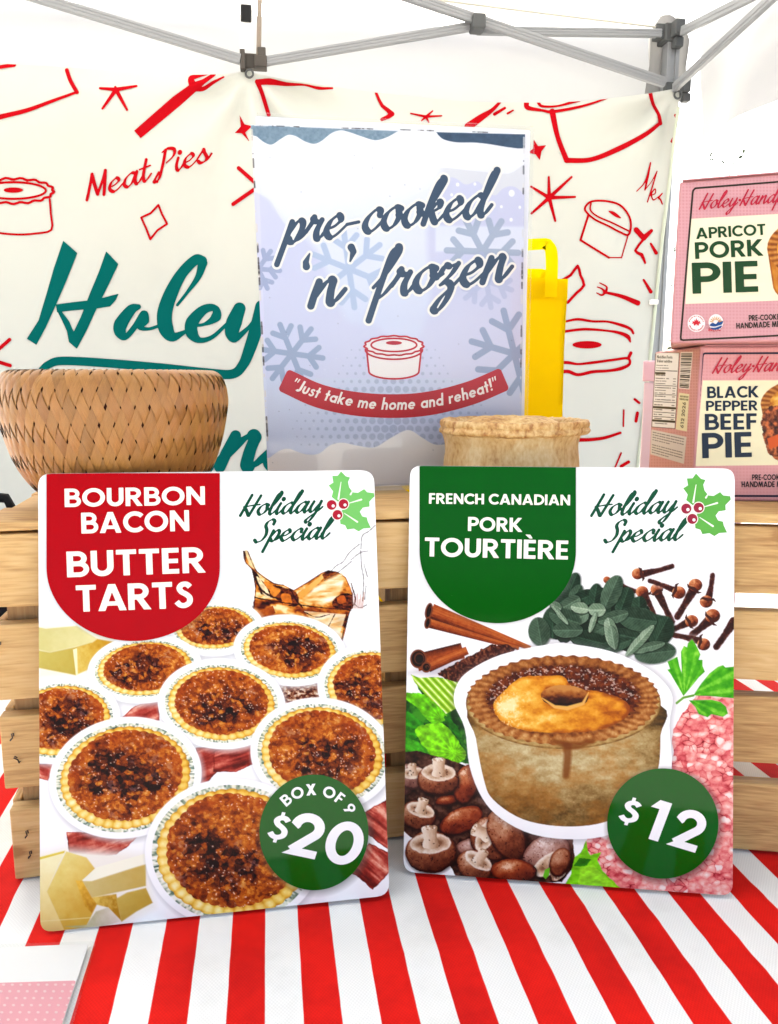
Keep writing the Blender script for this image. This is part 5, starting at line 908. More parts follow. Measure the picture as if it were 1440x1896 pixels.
# ------------------------------------------------------------------ striped tablecloth
def stripe_mat():
    m, n, l, b = nodes('striped_cloth'); tc = n.new('ShaderNodeTexCoord'); sp = n.new('ShaderNodeSeparateXYZ'); l.new(tc.outputs['UV'], sp.inputs[0])
    no = n.new('ShaderNodeTexNoise'); no.inputs['Scale'].default_value = 60; l.new(tc.outputs['UV'], no.inputs['Vector'])
    w = n.new('ShaderNodeMath'); w.operation = 'MULTIPLY_ADD'; w.inputs[1].default_value = .0005; l.new(no.outputs['Fac'], w.inputs[0]); l.new(sp.outputs[0], w.inputs[2])
    p = n.new('ShaderNodeMath'); p.operation = 'MULTIPLY_ADD'; p.inputs[1].default_value = 1 / .04065; p.inputs[2].default_value = .0; l.new(w.outputs[0], p.inputs[0])
    f = n.new('ShaderNodeMath'); f.operation = 'FRACT'; l.new(p.outputs[0], f.inputs[0])
    pp = n.new('ShaderNodeMath'); pp.operation = 'PINGPONG'; pp.inputs[1].default_value = .5; l.new(f.outputs[0], pp.inputs[0])
    sm = n.new('ShaderNodeMapRange'); sm.interpolation_type = 'SMOOTHSTEP'; sm.inputs[1].default_value = .243; sm.inputs[2].default_value = .257; l.new(pp.outputs[0], sm.inputs[0])
    mp = n.new('ShaderNodeMapping'); mp.inputs['Scale'].default_value = (1000, 800, 1); l.new(tc.outputs['UV'], mp.inputs[0])
    ck = n.new('ShaderNodeTexChecker'); ck.inputs['Scale'].default_value = 1; ck.inputs[1].default_value = (1, 1, 1, 1); ck.inputs[2].default_value = (.90, .90, .90, 1); l.new(mp.outputs[0], ck.inputs[0])
    st = n.new('ShaderNodeTexNoise'); st.inputs['Scale'].default_value = 14; st.inputs['Detail'].default_value = 8; st.inputs['Roughness'].default_value = .65; l.new(tc.outputs['UV'], st.inputs['Vector'])
    wr = n.new('ShaderNodeValToRGB'); e = wr.color_ramp.elements; e[0].position = .28; e[0].color = (.76, .77, .75, 1); e[1].position = .50; e[1].color = (.86, .87, .86, 1); l.new(st.outputs['Fac'], wr.inputs[0])
    rr = n.new('ShaderNodeValToRGB'); e = rr.color_ramp.elements; e[0].position = .25; e[0].color = (.46, .006, .006, 1); e[1].position = .6; e[1].color = (.76, .011, .007, 1); l.new(st.outputs['Fac'], rr.inputs[0])
    mx = n.new('ShaderNodeMix'); mx.data_type = 'RGBA'; l.new(sm.outputs[0], mx.inputs[0]); l.new(rr.outputs[0], mx.inputs[6]); l.new(wr.outputs[0], mx.inputs[7])
    m2 = n.new('ShaderNodeMix'); m2.data_type = 'RGBA'; m2.blend_type = 'MULTIPLY'; m2.inputs[0].default_value = .8; l.new(mx.outputs[2], m2.inputs[6]); l.new(ck.outputs[0], m2.inputs[7]); l.new(m2.outputs[2], b.inputs['Base Color'])
    b.inputs['Roughness'].default_value = .75; b.inputs['Specular IOR Level'].default_value = .12
    bp = n.new('ShaderNodeBump'); bp.inputs['Strength'].default_value = .25; bp.inputs['Distance'].default_value = .0006; l.new(ck.outputs['Fac'], bp.inputs['Height']); l.new(bp.outputs[0], b.inputs['Normal'])
    return m
TX0, TX1, TY0, TY1 = -1.05, 1.05, .20, .99
def tablecloth():
    a = math.radians(-8.8); ca, sa = math.cos(a), math.sin(a); nx, ny = 340, 150; drop = .62
    xs = np.linspace(TX0 - drop, TX1 + drop, nx); ys = np.linspace(TY0 - drop, TY1 + drop, ny); X, Y = np.meshgrid(xs, ys)
    ex = np.maximum(np.maximum(TX0 - X, X - TX1), 0); ey = np.maximum(np.maximum(TY0 - Y, Y - TY1), 0); d = np.maximum(ex, ey)
    zz = .0024 * (fbm(X * 9, Y * 7, 3, 3) - .5) * 2 - .0006
    for (x0, y0, an, w_, h_, L_) in ((.02, .41, .12, .006, .0016, .10), (.16, .44, -.25, .005, .0014, .07), (-.08, .40, .5, .005, .0011, .05), (.10, .40, 1.1, .005, .0012, .05), (.20, .40, .2, .006, .0012, .09), (-.02, .385, -.1, .005, .0010, .06), (-.25, .46, 1.2, .006, .0014, .05), (.26, .45, -.5, .007, .0016, .06)):
        u_ = (X - x0) * math.cos(an) + (Y - y0) * math.sin(an); v_ = -(X - x0) * math.sin(an) + (Y - y0) * math.cos(an) + .004 * np.sin(u_ * 60); zz = zz + h_ * np.exp(-(v_ / w_) ** 2) * np.exp(-(u_ / L_) ** 2)
    inner = sstep(.0, .03, .45 - np.abs(Y - .62)) * 0
    px = np.clip(X, TX0, TX1); py = np.clip(Y, TY0, TY1)
    fold = .035 * np.sin((X + Y) * 14 + 3 * vnoise(X * 2, Y * 2, 4)) * sstep(.02, .4, d)
    Vx = px + np.sign(X - px) * (fold + .02) * (ex > 0) * (ex >= ey); Vy = py + np.sign(Y - py) * (fold + .02) * (ey > 0) * (ey > ex)
    Z_ = np.where(d > 0, -d, np.minimum(zz - .0018, 0)); V = np.stack([Vx, Vy, Z_], -1).reshape(-1, 3)
    V = V[:]
    I = np.arange(nx * ny).reshape(ny, nx); Fq = np.stack([I[:-1, :-1], I[:-1, 1:], I[1:, 1:], I[1:, :-1]], -1).reshape(-1, 4)
    o = pydata('tablecloth', V, Fq, stripe_mat(), smooth=True)
    uv = o.data.uv_layers.new(name='UVMap'); P0 = level(491, 1896); s0 = P0[0] * ca - P0[1] * sa
    S = (X * ca - Y * sa - s0).ravel(); T = (X * sa + Y * ca).ravel(); q = Fq.ravel()
    S = S + .25 * .04065 * 1.0 * 0 + .010163
    uv.data.foreach_set('uv', np.stack([S[q], T[q]], 1).astype(np.float32).ravel())
    tag(o, 'red and white striped cloth covering the whole market table', 'tablecloth')
tablecloth()

# ------------------------------------------------------------------ wooden crates
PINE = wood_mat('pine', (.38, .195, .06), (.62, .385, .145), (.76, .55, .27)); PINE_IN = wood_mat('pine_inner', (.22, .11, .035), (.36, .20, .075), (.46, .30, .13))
STEEL = paint('6a6460', .35, .6, 'staple_steel', metal=.9)
def board(name, parent, x0, x1, y0, y1, z0, z1, mat, sag=0., s=0, axis='x'):
    """one sawn board; its own long axis is x"""
    rng = random.Random(s); L = {'x': x1 - x0, 'y': y1 - y0, 'z': z1 - z0}[axis]
    dims = {'x': (x1 - x0, y1 - y0, z1 - z0), 'y': (y1 - y0, x1 - x0, z1 - z0), 'z': (z1 - z0, y1 - y0, x1 - x0)}[axis]
    bm = bmesh.new(); bm_box(bm, (0, 0, 0), dims, None, .0012, 2)
    es = [e for e in bm.edges if abs((e.verts[0].co - e.verts[1].co).x) > dims[0] * .6]; bmesh.ops.subdivide_edges(bm, edges=es, cuts=10)
    for v in bm.verts:
        k = (v.co.x / dims[0]) * 6 + s; v.co.z += .0007 * (vnoise(np.array(k), np.array(s + (1. if v.co.z > 0 else 0.)), 3) - .5) * 2; v.co.y += .0005 * (vnoise(np.array(k * 1.3), np.array(s + 9.), 4) - .5) * 2
    o = bm_obj(name, bm, mat, parent); o.location = ((x0 + x1) / 2, (y0 + y1) / 2, (z0 + z1) / 2)
    o.rotation_euler = {'x': (rng.uniform(-.004, .004), rng.uniform(-.003, .003), 0), 'y': (0, 0, math.pi / 2), 'z': (0, -math.pi / 2, 0)}[axis]
    return o
def staple(parent, x, z, tilt, s):
    bm = bmesh.new(); pts = [(-.0008, .001, -.0026), (-.0006, -.0011, -.0024), (.0005, -.0014, -.0004), (-.0004, -.0012, .0024), (.0006, -.0008, .0027), (.0010, -.0008, .0008)]
    tube(bm, pts, .00048, 6); o = bm_obj('staple', bm, STEEL, parent); o.location = (x, -.0075, z); o.rotation_euler = (0, tilt, 0); return o
SL = [(0., .0508), (.0660, .1162), (.1275, .1772), (.1890, .2362)]
def crate(label, p, rz, L, D, back, staples, slat_l, s):
    t = thing('wooden_crate', label, 'crate', p, rz, 'pine crates standing on the table')
    for k, (z0, z1) in enumerate(SL):
        sl = board('slat', t, slat_l[k], L + .002 * math.sin(k * 3 + s), 0, .012, z0, z1, PINE, s=s + k)
        for (x, z, ti) in staples.get(k, ()):
            q = staple(sl, x - (slat_l[k] + L) / 2, z - (z0 + z1) / 2, ti, s)
    for x in (.006, L - .030):
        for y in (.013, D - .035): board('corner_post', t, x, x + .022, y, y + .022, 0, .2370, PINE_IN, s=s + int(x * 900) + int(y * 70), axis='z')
    for k, (z0, z1) in enumerate(SL): board('end_slat', t, -.0005, .0055, .0125, D - .0125, z0 + .001, z1 + .001, PINE, s=s + 20 + k, axis='y'); board('end_slat', t, L - .0058, L + .0002, .0125, D - .0125, z0 - .0 + .001, z1 + .001, PINE, s=s + 30 + k, axis='y')
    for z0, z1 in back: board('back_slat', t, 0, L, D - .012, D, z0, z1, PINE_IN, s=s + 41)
    y = -.001; k = 0
    while y < D - .02:
        w = (.058, .070, .064, .066)[k % 4]; board('top_board', t, -.003 + .002 * (k % 2), L + .003 - .003 * (k % 2), y, min(y + w, D + .004), .2385, .2444 - .0006 * (k % 2), PINE, s=s + 50 + k); y += w + .0016; k += 1
    return t
cA = level(24, 1630); cA2 = level(735, 1551); angA = math.atan2(cA2[1] - cA[1], cA2[0] - cA[0])
nA = np.array([-math.sin(angA), math.cos(angA), 0])
crate('pine slat crate under the woven bamboo basket, stapled left end showing', (*(cA + nA * .0015)[:2], 0), angA, .292, .25, [(0, .05), (.053, .104)],
      {1: [(.0075, .103, .2), (.0095, .087, -.7)], 0: [(.011, .033, .1), (.012, .018, .15)], 2: [(.0035, .165, .3), (.0015, .152, -.4), (-.002, .1375, .5)], 3: [(-.006, .216, .2)]}, [.001, -.0008, -.012, -.018], 3)
cB = level(1357, 1571); cB2 = level(1440, 1577); angB = math.atan2(cB2[1] - cB[1], cB2[0] - cB[0]); dB = np.array([math.cos(angB), math.sin(angB), 0])
cBo = cB - dB * .208
crate('pine slat crate under the stacked pink pie cartons', (*cBo[:2], 0), angB, .42, .26, [], {}, [0, 0, 0, 0], 14)
# dark carton inside the left crate
_b = thing('brown_carton', 'dark brown carton seen between the slats of the left crate', 'carton', (-.10, .60, -.0005), angA)
bm = bmesh.new(); bm_box(bm, (0, 0, .045), (.15, .07, .088), None, .001); bm_obj('carton_body', bm, paint('4a2c1c', .8, .6), _b)
bm = bmesh.new(); bm_box(bm, (0, 0, .0898), (.15, .020, .0006)); bm_obj('tape', bm, paint('8a6a44', .4, .6), _b)

# ------------------------------------------------------------------ the two menu signs
SIGN = attr_mat('sign_print', .3, spec=.10); PVC = paint('f4f4f2', .35)
def menu_sign(label, quad, lean, art, title_col, badge_col, r):
    TL, TR, BR, BL = quad; a, b = level(*BL), level(*BR); sh = upright(a, b, lean); t = thing('menu_sign', label, 'sign', (a + b) / 2)
    cv, L = art(); out = round_quad(quad, r); sd = sd_poly(out)
    slab('panel', out, sh, -.0003, -.0026, PVC, t)
    lay_canvas('food_print', cv, sd, sh, 0., t, SIGN, gam=1.10)
    inside = lambda X, Y: sd(X, Y) + .4
    tb = lay('title_badge', L['title'][0][1], title_col, sh, .00012, t, 1.1, .16, clip=inside, mat=paint(title_col, .08, spec=.09)); lay('lettering', L['title_text'], 'fffbea', sh, .00022, tb, .8, .25)
    lay('heading_lettering', L['heading'], '0c4a2c', sh, .00012, t, .7, .2)
    pb = lay('price_badge', L['badge'], badge_col, sh, .00014, t, 1.1, .16, mat=paint(badge_col, .06, spec=.17)); lay('lettering', L['badge_text'], 'ffffff', sh, .00024, pb, .8, .25)
    h = dict((n, (s, c)) for n, s, c in L['holly'])
    lf = lay('holly_leaf', h['holly_leaf'][0], h['holly_leaf'][1], sh, .00012, t, .9, .3, clip=inside); lay('leaf_vein', *h['leaf_vein'], sh, .0002, lf, .7, .3)
    lay('berry_outline', *h['berry_outline'], sh, .0002, lf, .7, .3); be = lay('holly_berry', *h['holly_berry'], sh, .00028, t, .7, .2); lay('berry_highlight', *h['berry_highlight'], sh, .00036, be, .6, .2)
    return t
menu_sign('white menu sign with butter tarts, red title badge and a green twenty dollar badge', [(70.5, 877), (692, 870.5), (721, 1657.5), (74.5, 1726.5)], 12.8, art_tarts, 'b00008', '035a0c', 24)
menu_sign('white menu sign with a pork pie, green title badge and a twelve dollar badge', [(759, 862), (1360, 867.5), (1356, 1658.5), (746.5, 1614)], 8.6, art_tourtiere, '03560a', '035a0c', 22)

# ------------------------------------------------------------------ acrylic sign holder
def holder():
    zt = .2446; a = level(498, 909, zt); b = level(963, 893, zt); sh = upright(a, b, 2.); t = thing('sign_holder', 'clear acrylic sign holder with a snowy blue pre-cooked and frozen poster', 'sign holder', (a + b) / 2)
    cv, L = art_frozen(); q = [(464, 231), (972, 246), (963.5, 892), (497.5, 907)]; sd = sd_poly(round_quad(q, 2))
    s2 = Sheet(sh.p - sh.n * .003, sh.n)
    slab('paper_insert', round_quad([(474, 214), (983, 240), (969, 892), (500, 906)], 3), sh, -.0016, -.0026, paint('f2f2f4', .5), t)
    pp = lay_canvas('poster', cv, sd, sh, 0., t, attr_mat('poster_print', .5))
    ha = lay('lettering_outline', L['halo'], 'f8f4ea', sh, .0001, pp, .9, .5); lay('lettering', L['words'], '33455a', sh, .0002, pp, .8, .5)
    rb = lay('ribbon_print', L['ribbon'], 'bd0a18', sh, .0001, pp, .9, .5); lay('ribbon_lettering', L['ribbon_text'], 'fbeee2', sh, .0002, pp, .6, .5)
    lay('pie_drawing', L['pie_paper'], 'f4ebe6', sh, .0001, pp, .9, .5); lay('pie_outline', L['pie_line'], 'c00c1a', sh, .0002, pp, .6, .5)
    ac = clear_mat('acrylic', (.985, .99, .995), .05, 1.55)
    slab('front_sheet', round_quad([(474.5, 211), (986.5, 236.5), (971, 893), (500, 908)], 5), sh, .0035, .0015, ac, t)
    slab('back_sheet', round_quad([(474.5, 211), (986.5, 236.5), (971, 893), (500, 908)], 5), sh, -.0035, -.0055, ac, t)
    # foot
    M = local(t); u, n = sh.u, np.array([sh.n[0], sh.n[1], 0]) / np.linalg.norm(sh.n[:2]); bm = bmesh.new(); w = np.linalg.norm(b - a)
    bm_box(bm, (0, 0, .0012), (w, .075, .0024), Matrix.Rotation(math.atan2(u[1], u[0]), 4, 'Z'), .0006); bm_obj('foot', bm, clear_mat('acrylic_foot', (.93, .95, .96), .05, 1.5), t)
holder()

# ------------------------------------------------------------------ bamboo basket
def basket():
    zc = .2446; yc = .572; d0 = level(210, 934, zc); xc = -.1985; t = thing('bamboo_basket', 'round woven golden bamboo basket standing on the left crate', 'basket', (xc, yc, zc))
    prof = catmull([(0, .043), (.004, .048), (.0135, .0600), (.029, .0700), (.050, .0768), (.0705, .0806), (.083, .0796), (.0900, .0765), (.0935, .0715), (.0930, .0670)], 8)
    prof = prof * np.array([1., .975]); zs, rs = prof[:, 0], prof[:, 1]; seg = np.hypot(np.diff(zs), np.diff(rs)); s = np.concatenate([[0], np.cumsum(seg)]); Ls = s[-1]
    def pt(q, th, dr): z = np.interp(q, s, zs); r = np.interp(q, s, rs); q2 = np.clip(q + .001, 0, Ls); q1 = np.clip(q - .001, 0, Ls); tz = np.interp(q2, s, zs) - np.interp(q1, s, zs); tr = np.interp(q2, s, rs) - np.interp(q1, s, rs); l_ = np.hypot(tz, tr) + 1e-9; nr, nz = tz / l_, -tr / l_; return np.stack([(r + dr * nr) * np.cos(th), (r + dr * nr) * np.sin(th), z + dr * nz], -1)
    N = 56; K = 110; q = np.linspace(.0, Ls, K); rmax = rs.max(); tw = Ls / math.tan(math.radians(68.5)) / .0775
    m, n, l, b = nodes('bamboo_strip'); at = n.new('ShaderNodeAttribute'); at.attribute_name = 'Col'; tc = n.new('ShaderNodeUVMap'); mp = n.new('ShaderNodeMapping'); mp.inputs['Scale'].default_value = (16, 1.6, 1); l.new(tc.outputs[0], mp.inputs[0])
    no = n.new('ShaderNodeTexNoise'); no.inputs['Scale'].default_value = 5; no.inputs['Detail'].default_value = 5; l.new(mp.outputs[0], no.inputs['Vector'])
    mx = n.new('ShaderNodeMix'); mx.data_type = 'RGBA'; mx.blend_type = 'MULTIPLY'; mx.inputs[0].default_value = .75; rp = n.new('ShaderNodeValToRGB'); rp.color_ramp.elements[0].color = (.42, .36, .3, 1); rp.color_ramp.elements[0].position = .3; rp.color_ramp.elements[1].color = (1, 1, 1, 1); rp.color_ramp.elements[1].position = .6
    l.new(no.outputs['Fac'], rp.inputs[0]); l.new(at.outputs['Color'], mx.inputs[6]); l.new(rp.outputs[0], mx.inputs[7]); l.new(mx.outputs[2], b.inputs['Base Color']); b.inputs['Roughness'].default_value = .42
    V = []; Fc = []; Col = []; Uv = []; rng = random.Random(5)
    for fam in (0, 1):
        for k in range(N):
            sg = 1 if fam == 0 else -1; th0 = 2 * math.pi * (k + .5 * fam + rng.uniform(-.07, .07)) / N; hw = 2 * math.pi / N * .5 * rng.uniform(.79, .90)
            thc = th0 + sg * tw * q / Ls; base = len(V); tone = rng.uniform(.80, 1.12); hue = rng.uniform(-.05, .05); col = (.40 * tone, (.178 + hue * .22) * tone, .042 * tone)
            cq = q / Ls * tw * 2 * N / (2 * math.pi); A5 = []
            for e in (-1., -.5, 0., .5, 1.):
                dl = e * hw * N / (2 * math.pi); dr = .00055 * (np.cos(math.pi * (cq + dl - .5)) if fam == 0 else -np.cos(math.pi * (.5 - cq + dl))) + .0008 - .00008 * abs(e)
                A5.append(pt(q, thc + e * hw, dr))
            for i in range(K): V += [A_[i] for A_ in A5]; Col += [col] * 5; Uv += [(e + k * 3.1 + fam * .37, q[i] * 12) for e in (0, .25, .5, .75, 1.)]
            for i in range(K - 1):
                o = base + 5 * i; Fc += [(o + j, o + j + 1, o + j + 6, o + j + 5) for j in range(4)]
    w = pydata('weave', V, Fc, m, t, smooth=True); ca = w.data.color_attributes.new('Col', 'FLOAT_COLOR', 'POINT'); buf = np.ones((len(V), 4), np.float32); buf[:, :3] = np.array(Col); ca.data.foreach_set('color', buf.ravel())
    uv = w.data.uv_layers.new(name='UVMap'); idx = np.array(Fc).ravel(); uv.data.foreach_set('uv', np.array(Uv, np.float32)[idx].ravel())
    def lathe(name, P, mat):
        P = np.array(P); n_ = 64; V = [(r * math.cos(a), r * math.sin(a), z) for z, r in P for a in np.linspace(0, 2 * np.pi, n_, endpoint=False)]
        return pydata(name, V, [(i * n_ + k, i * n_ + (k + 1) % n_, (i + 1) * n_ + (k + 1) % n_, (i + 1) * n_ + k) for i in range(len(P) - 1) for k in range(n_)], mat, t, smooth=True)
    lathe('lining', [(z, max(r - .0016, .001)) for z, r in prof] , paint('4a1a0e', .7, .7))
    lathe('base', [(.0006, .0005), (.0006, .044), (.003, .0445), (.003, .0005)], paint('7a5424', .6, .8))
basket()

# ------------------------------------------------------------------ the real pie on the crate
def pork_pie():
    zc = .2444; xc, yc, k0 = .0949, .605, 1.078; t = thing('pork_pie', 'baked raised pork pie standing behind the green title sign', 'pie', (xc, yc, zc)); t.scale = (k0, k0, .945); n_ = 180
    def lathe(name, P, mat, amp, sc, s):
        P = catmull(P, 6); th = np.linspace(0, 2 * np.pi, n_, endpoint=False); V = []
        for i, (z, r) in enumerate(P):
            nz = (fbm(np.cos(th) * sc + 5, np.sin(th) * sc + z * sc * 14, s, 4) - .5) * 2; wob = (vnoise(np.cos(th) * 1.3 + 4, np.sin(th) * 1.3 + z * 20, s + 3) - .5) * 2
            rr = r + (amp * nz + amp * 1.2 * wob) * min(1, r / .02); zz = z + amp * .7 * (fbm(np.cos(th) * sc * 1.2 + 9, np.sin(th) * sc * 1.2 + r * 60, s + 5, 3) - .5) * 2 * (1 if z > .003 else 0)
            V += list(np.stack([rr * np.cos(th), rr * np.sin(th), zz], 1))
        return pydata(name, V, [(i * n_ + k, i * n_ + (k + 1) % n_, (i + 1) * n_ + (k + 1) % n_, (i + 1) * n_ + k) for i in range(len(P) - 1) for k in range(n_)], mat, t, smooth=True)
    def crust_mat(name, a, b_, c_, sc, vs_):
        m, n, l, b = nodes(name); tc = n.new('ShaderNodeTexCoord'); mp = n.new('ShaderNodeMapping'); mp.inputs['Scale'].default_value = (1, 1, vs_); l.new(tc.outputs['Object'], mp.inputs[0])
        no = n.new('ShaderNodeTexNoise'); no.inputs['Scale'].default_value = sc; no.inputs['Detail'].default_value = 7; no.inputs['Roughness'].default_value = .62; l.new(mp.outputs[0], no.inputs['Vector'])
        fi = n.new('ShaderNodeTexNoise'); fi.inputs['Scale'].default_value = 420; fi.inputs['Detail'].default_value = 3; l.new(mp.outputs[0], fi.inputs['Vector'])
        ad = n.new('ShaderNodeMath'); ad.operation = 'MULTIPLY_ADD'; ad.inputs[1].default_value = .6; l.new(fi.outputs['Fac'], ad.inputs[0]); l.new(no.outputs['Fac'], ad.inputs[2])
        rp = n.new('ShaderNodeValToRGB'); e = rp.color_ramp.elements; e[0].position = .56; e[0].color = (*a, 1); e[1].position = 1.; e[1].color = (*c_, 1); q = e.new(.76); q.color = (*b_, 1); l.new(ad.outputs[0], rp.inputs[0]); l.new(rp.outputs[0], b.inputs['Base Color']); b.inputs['Roughness'].default_value = .6
        bp = n.new('ShaderNodeBump'); bp.inputs['Strength'].default_value = .5; bp.inputs['Distance'].default_value = .002; l.new(ad.outputs[0], bp.inputs['Height']); l.new(bp.outputs[0], b.inputs['Normal']); return m
    lathe('crust_wall', [(0, .0002), (0, .040), (.001, .0465), (.012, .0482), (.028, .0478), (.040, .0470), (.047, .0482), (.0525, .0505)], crust_mat('pie_wall', (.40, .19, .05), (.60, .38, .15), (.72, .55, .29), 48, .45), .0011, 5, 3)
    lathe('crust_rim', [(.0500, .0490), (.0512, .0524), (.0535, .0534), (.0560, .0524), (.0575, .0530), (.0602, .0532), (.0618, .0515), (.0606, .0470), (.0560, .0440), (.053, .0425)], crust_mat('pie_rim', (.28, .10, .022), (.56, .32, .11), (.72, .52, .25), 150, .6), .0017, 11, 7)
    lathe('lid', [(.053, .0455), (.056, .040), (.0605, .031), (.0640, .022), (.0632, .014), (.058, .0105), (.048, .0095)], crust_mat('pie_lid', (.30, .11, .02), (.58, .33, .10), (.74, .54, .24), 70, 1.), .0012, 4, 9)
pork_pie()

# ------------------------------------------------------------------ pink pie cartons
def carton(label, front, side, depth, arts, lid, rz_top=None):
    """front: bottom-left, bottom-right (world points), height; side panel goes straight back"""
    a, b, h, sh = front; t = thing('pie_carton', label, 'carton', (a + b) / 2, 0, 'pink pie cartons stacked on the right crate')
    u = sh.u; back = np.array([-u[1], u[0], 0]); w = np.linalg.norm(b - a)
    bm = bmesh.new(); M = Matrix(((u[0], back[0], 0, 0), (u[1], back[1], 0, 0), (0, 0, 1, 0), (0, 0, 0, 1)))
    bm_box(bm, (0, depth / 2 + .0004, h / 2), (w, depth, h), M, .0016, 3); bm_obj('carton_body', bm, paint('d89c9e', .45), t)
    cv, L = arts; O = (a + b) / 2
    # front print: clipped to the face
    ax = lambda P: (P - a) @ u
    def face(X, Y):
        P = sh.at(X, Y); k = 2400.; s_ = ax(P); z = P[..., 2] - a[2]; return np.maximum(np.maximum(.0014 - s_, s_ - w + .0014), np.maximum(.0014 - z, z - h + .0014)) * k
    pr = lay_canvas('front_print', cv, face, sh, .0001, t, attr_mat('carton_print', .4))
    for i, (n, s, c) in enumerate(L): lay(n, s, c, sh, .0003 + .00012 * i, pr, .6 if 'emblem' in n or 'leaf' in n or 'note' in n else .8, .4, clip=face)
    if side is not None:
        ss = Sheet(a, -u)
        def sface(X, Y):
            P = ss.at(X, Y); s_ = (P - a) @ back; z = P[..., 2] - a[2]; return np.maximum(np.maximum(.0016 - s_, s_ - depth + .0012), np.maximum(.0014 - z, z - h + .0014)) * 2400.
        lay_canvas('side_print', side[0], sface, ss, .0001, t, attr_mat('carton_side_print', .4))
    bm = bmesh.new(); bm_box(bm, (0, .006, h + .0004), (w - .004, .016, .0006), M, 0); bm_obj('lid_flap', bm, paint('d09498', .45), t)
    return t
def cartons():
    zt = .2446; a = level(1279.5, 927.5, zt); b = level(1440, 928.5, zt); u = (b - a) / np.linalg.norm(b - a); b = a + u * .165; sh = upright(a, b, 0.)
    h = sh.at(1299, 641)[2] - zt
    carton('lower pink carton lettered black pepper beef pie, nutrition panel on its side', (a, b, h, sh), art_carton_side(), .112, art_carton_lower(), None)
    z2 = zt + h + .0012; a2 = np.array([*(CAM + ray(1240, 639) * ((.556) / ray(1240, 639)[1]))[:2], z2]); g = math.radians(-20); u2 = np.array([math.cos(g), math.sin(g), 0]); b2 = a2 + u2 * .165; sh2 = upright(a2, b2, 0.)
    h2 = sh2.at(1262, 336)[2] - z2
    carton('upper pink carton lettered apricot pork pie, standing on another carton', (a2, b2, min(h2, .125), sh2), None, .112, art_carton_upper(), None)
    print('cartons h', h, h2, a2, sh2.at(1262, 336), sh2.at(1440, 326))
cartons()

# ------------------------------------------------------------------ yellow bag, pink box, dark bag behind the crates
def tote():
    y = .90; sh = Sheet((0, y, 0), (0, -1, 0)); P = lambda x, yy: sh.at(x, yy); tl = P(985, 521); tr = P(1051, 519); wd = .30; x1 = tr[0]; x0 = x1 - wd; zt = tr[2]; t = thing('tote_bag', 'yellow fabric tote bag standing on the table behind the poster', 'bag', ((x0 + x1) / 2, y, 0)); xm = (x0 + x1) / 2
    m = cloth_sheet_mat('yellow_fabric', (.86, .66, .004), .40, (.92, .70, .0)); nx, nz = 40, 50; V = []; Fc = []
    for f in (0, 1):
        for j in range(nz + 1):
            for i in range(nx + 1):
                s = i / nx; q = j / nz; x = (s - .5) * wd * (1 - .02 * (1 - q) * 0) + .006 * math.sin(q * 5) * (1 if s > .5 else -1) * (1 - q); bulge = .035 * (1 - (2 * s - 1) ** 4) * (1 - .55 * q)
                cre = .006 * math.sin(s * 9 + q * 6) * (1 - q) + .005 * (fbm(np.array(s * 5), np.array(q * 6), 3 + f) - .5) * 2
                V.append((x, (-bulge - cre) if f == 0 else bulge + cre, q * zt + .001))
        o = f * (nx + 1) * (nz + 1)
        for j in range(nz):
            for i in range(nx): p = o + j * (nx + 1) + i; Fc.append((p, p + 1, p + nx + 2, p + nx + 1))
    e = (nx + 1) * (nz + 1)
    for j in range(nz):
        for i in (0, nx): p = j * (nx + 1) + i; Fc.append((p, p + nx + 1, p + nx + 1 + e, p + e))
    for i in range(nx): Fc.append((i, i + 1, i + 1 + e, i + e))
    pydata('bag_body', V, Fc, m, t, smooth=True)
    bm = bmesh.new(); zt_ = zt
    V = []; Fc = []
    for f, yy in ((0, -.0165), (1, .0165)):
        o = len(V)
        for j in range(2):
            for i in range(nx + 1): s = i / nx; V.append(((s - .5) * wd, yy * (1 - (2 * s - 1) ** 4) + (-.0012 if f == 0 else .0012), zt - .022 * (1 - j) + .001))
        for i in range(nx): Fc.append((o + i, o + i + 1, o + nx + 2 + i, o + nx + 1 + i))
    pydata('hem', V, Fc, m, t)
    for yy in (-.017, .017):
        xr = x1 - xm - .022; xl = -xr; top = .038 if yy < 0 else .008; path = [(xl, yy, zt - .02), (xl, yy, zt + top * .6), (xl + .012, yy * .9, zt + top), (0, yy * .6, zt + top * .78), (xr - .02, yy * .8, zt + top * .95), (xr - .004, yy * .9, zt + top * .9), (xr, yy, zt + top * .5), (xr, yy, zt - .02)]
        P_ = catmull(path, 5); bm = bmesh.new(); rows = []
        for k in range(len(P_)):
            tg = P_[min(k + 1, len(P_) - 1)] - P_[max(k - 1, 0)]; tg /= np.linalg.norm(tg); nn = np.cross(tg, (0, 1, 0)); nn /= np.linalg.norm(nn); tilt = np.array([0, .35 if yy < 0 else -.35, 0]); d = nn + tilt * abs(nn[2]); d /= np.linalg.norm(d)
            rows.append((bm.verts.new(P_[k] - d * .0068), bm.verts.new(P_[k] + d * .0068)))
        for A, B in zip(rows, rows[1:]): bm.faces.new((A[0], A[1], B[1], B[0]))
        bm_obj('handle', bm, m, t, smooth=True)
tote()
def pink_box():
    y = .93; q = ray(1191, 668); p = CAM + q * (y / q[1]); t = thing('pink_box', 'plain pale pink box at the far right edge of the table', 'box', (p[0], y, 0), math.radians(-19))
    m = paint('fbdfe5', .6); bm = bmesh.new(); bm_box(bm, (.06, .05, p[2] / 2 - .012), (.116, .096, p[2] - .026), None, .0015); bm_obj('box_body', bm, m, t)
    bm = bmesh.new(); bm_box(bm, (.06, .05, p[2] - .012), (.12, .10, .024), None, .0015); bm_obj('lid', bm, paint('f7ccd6', .6), t)
pink_box()
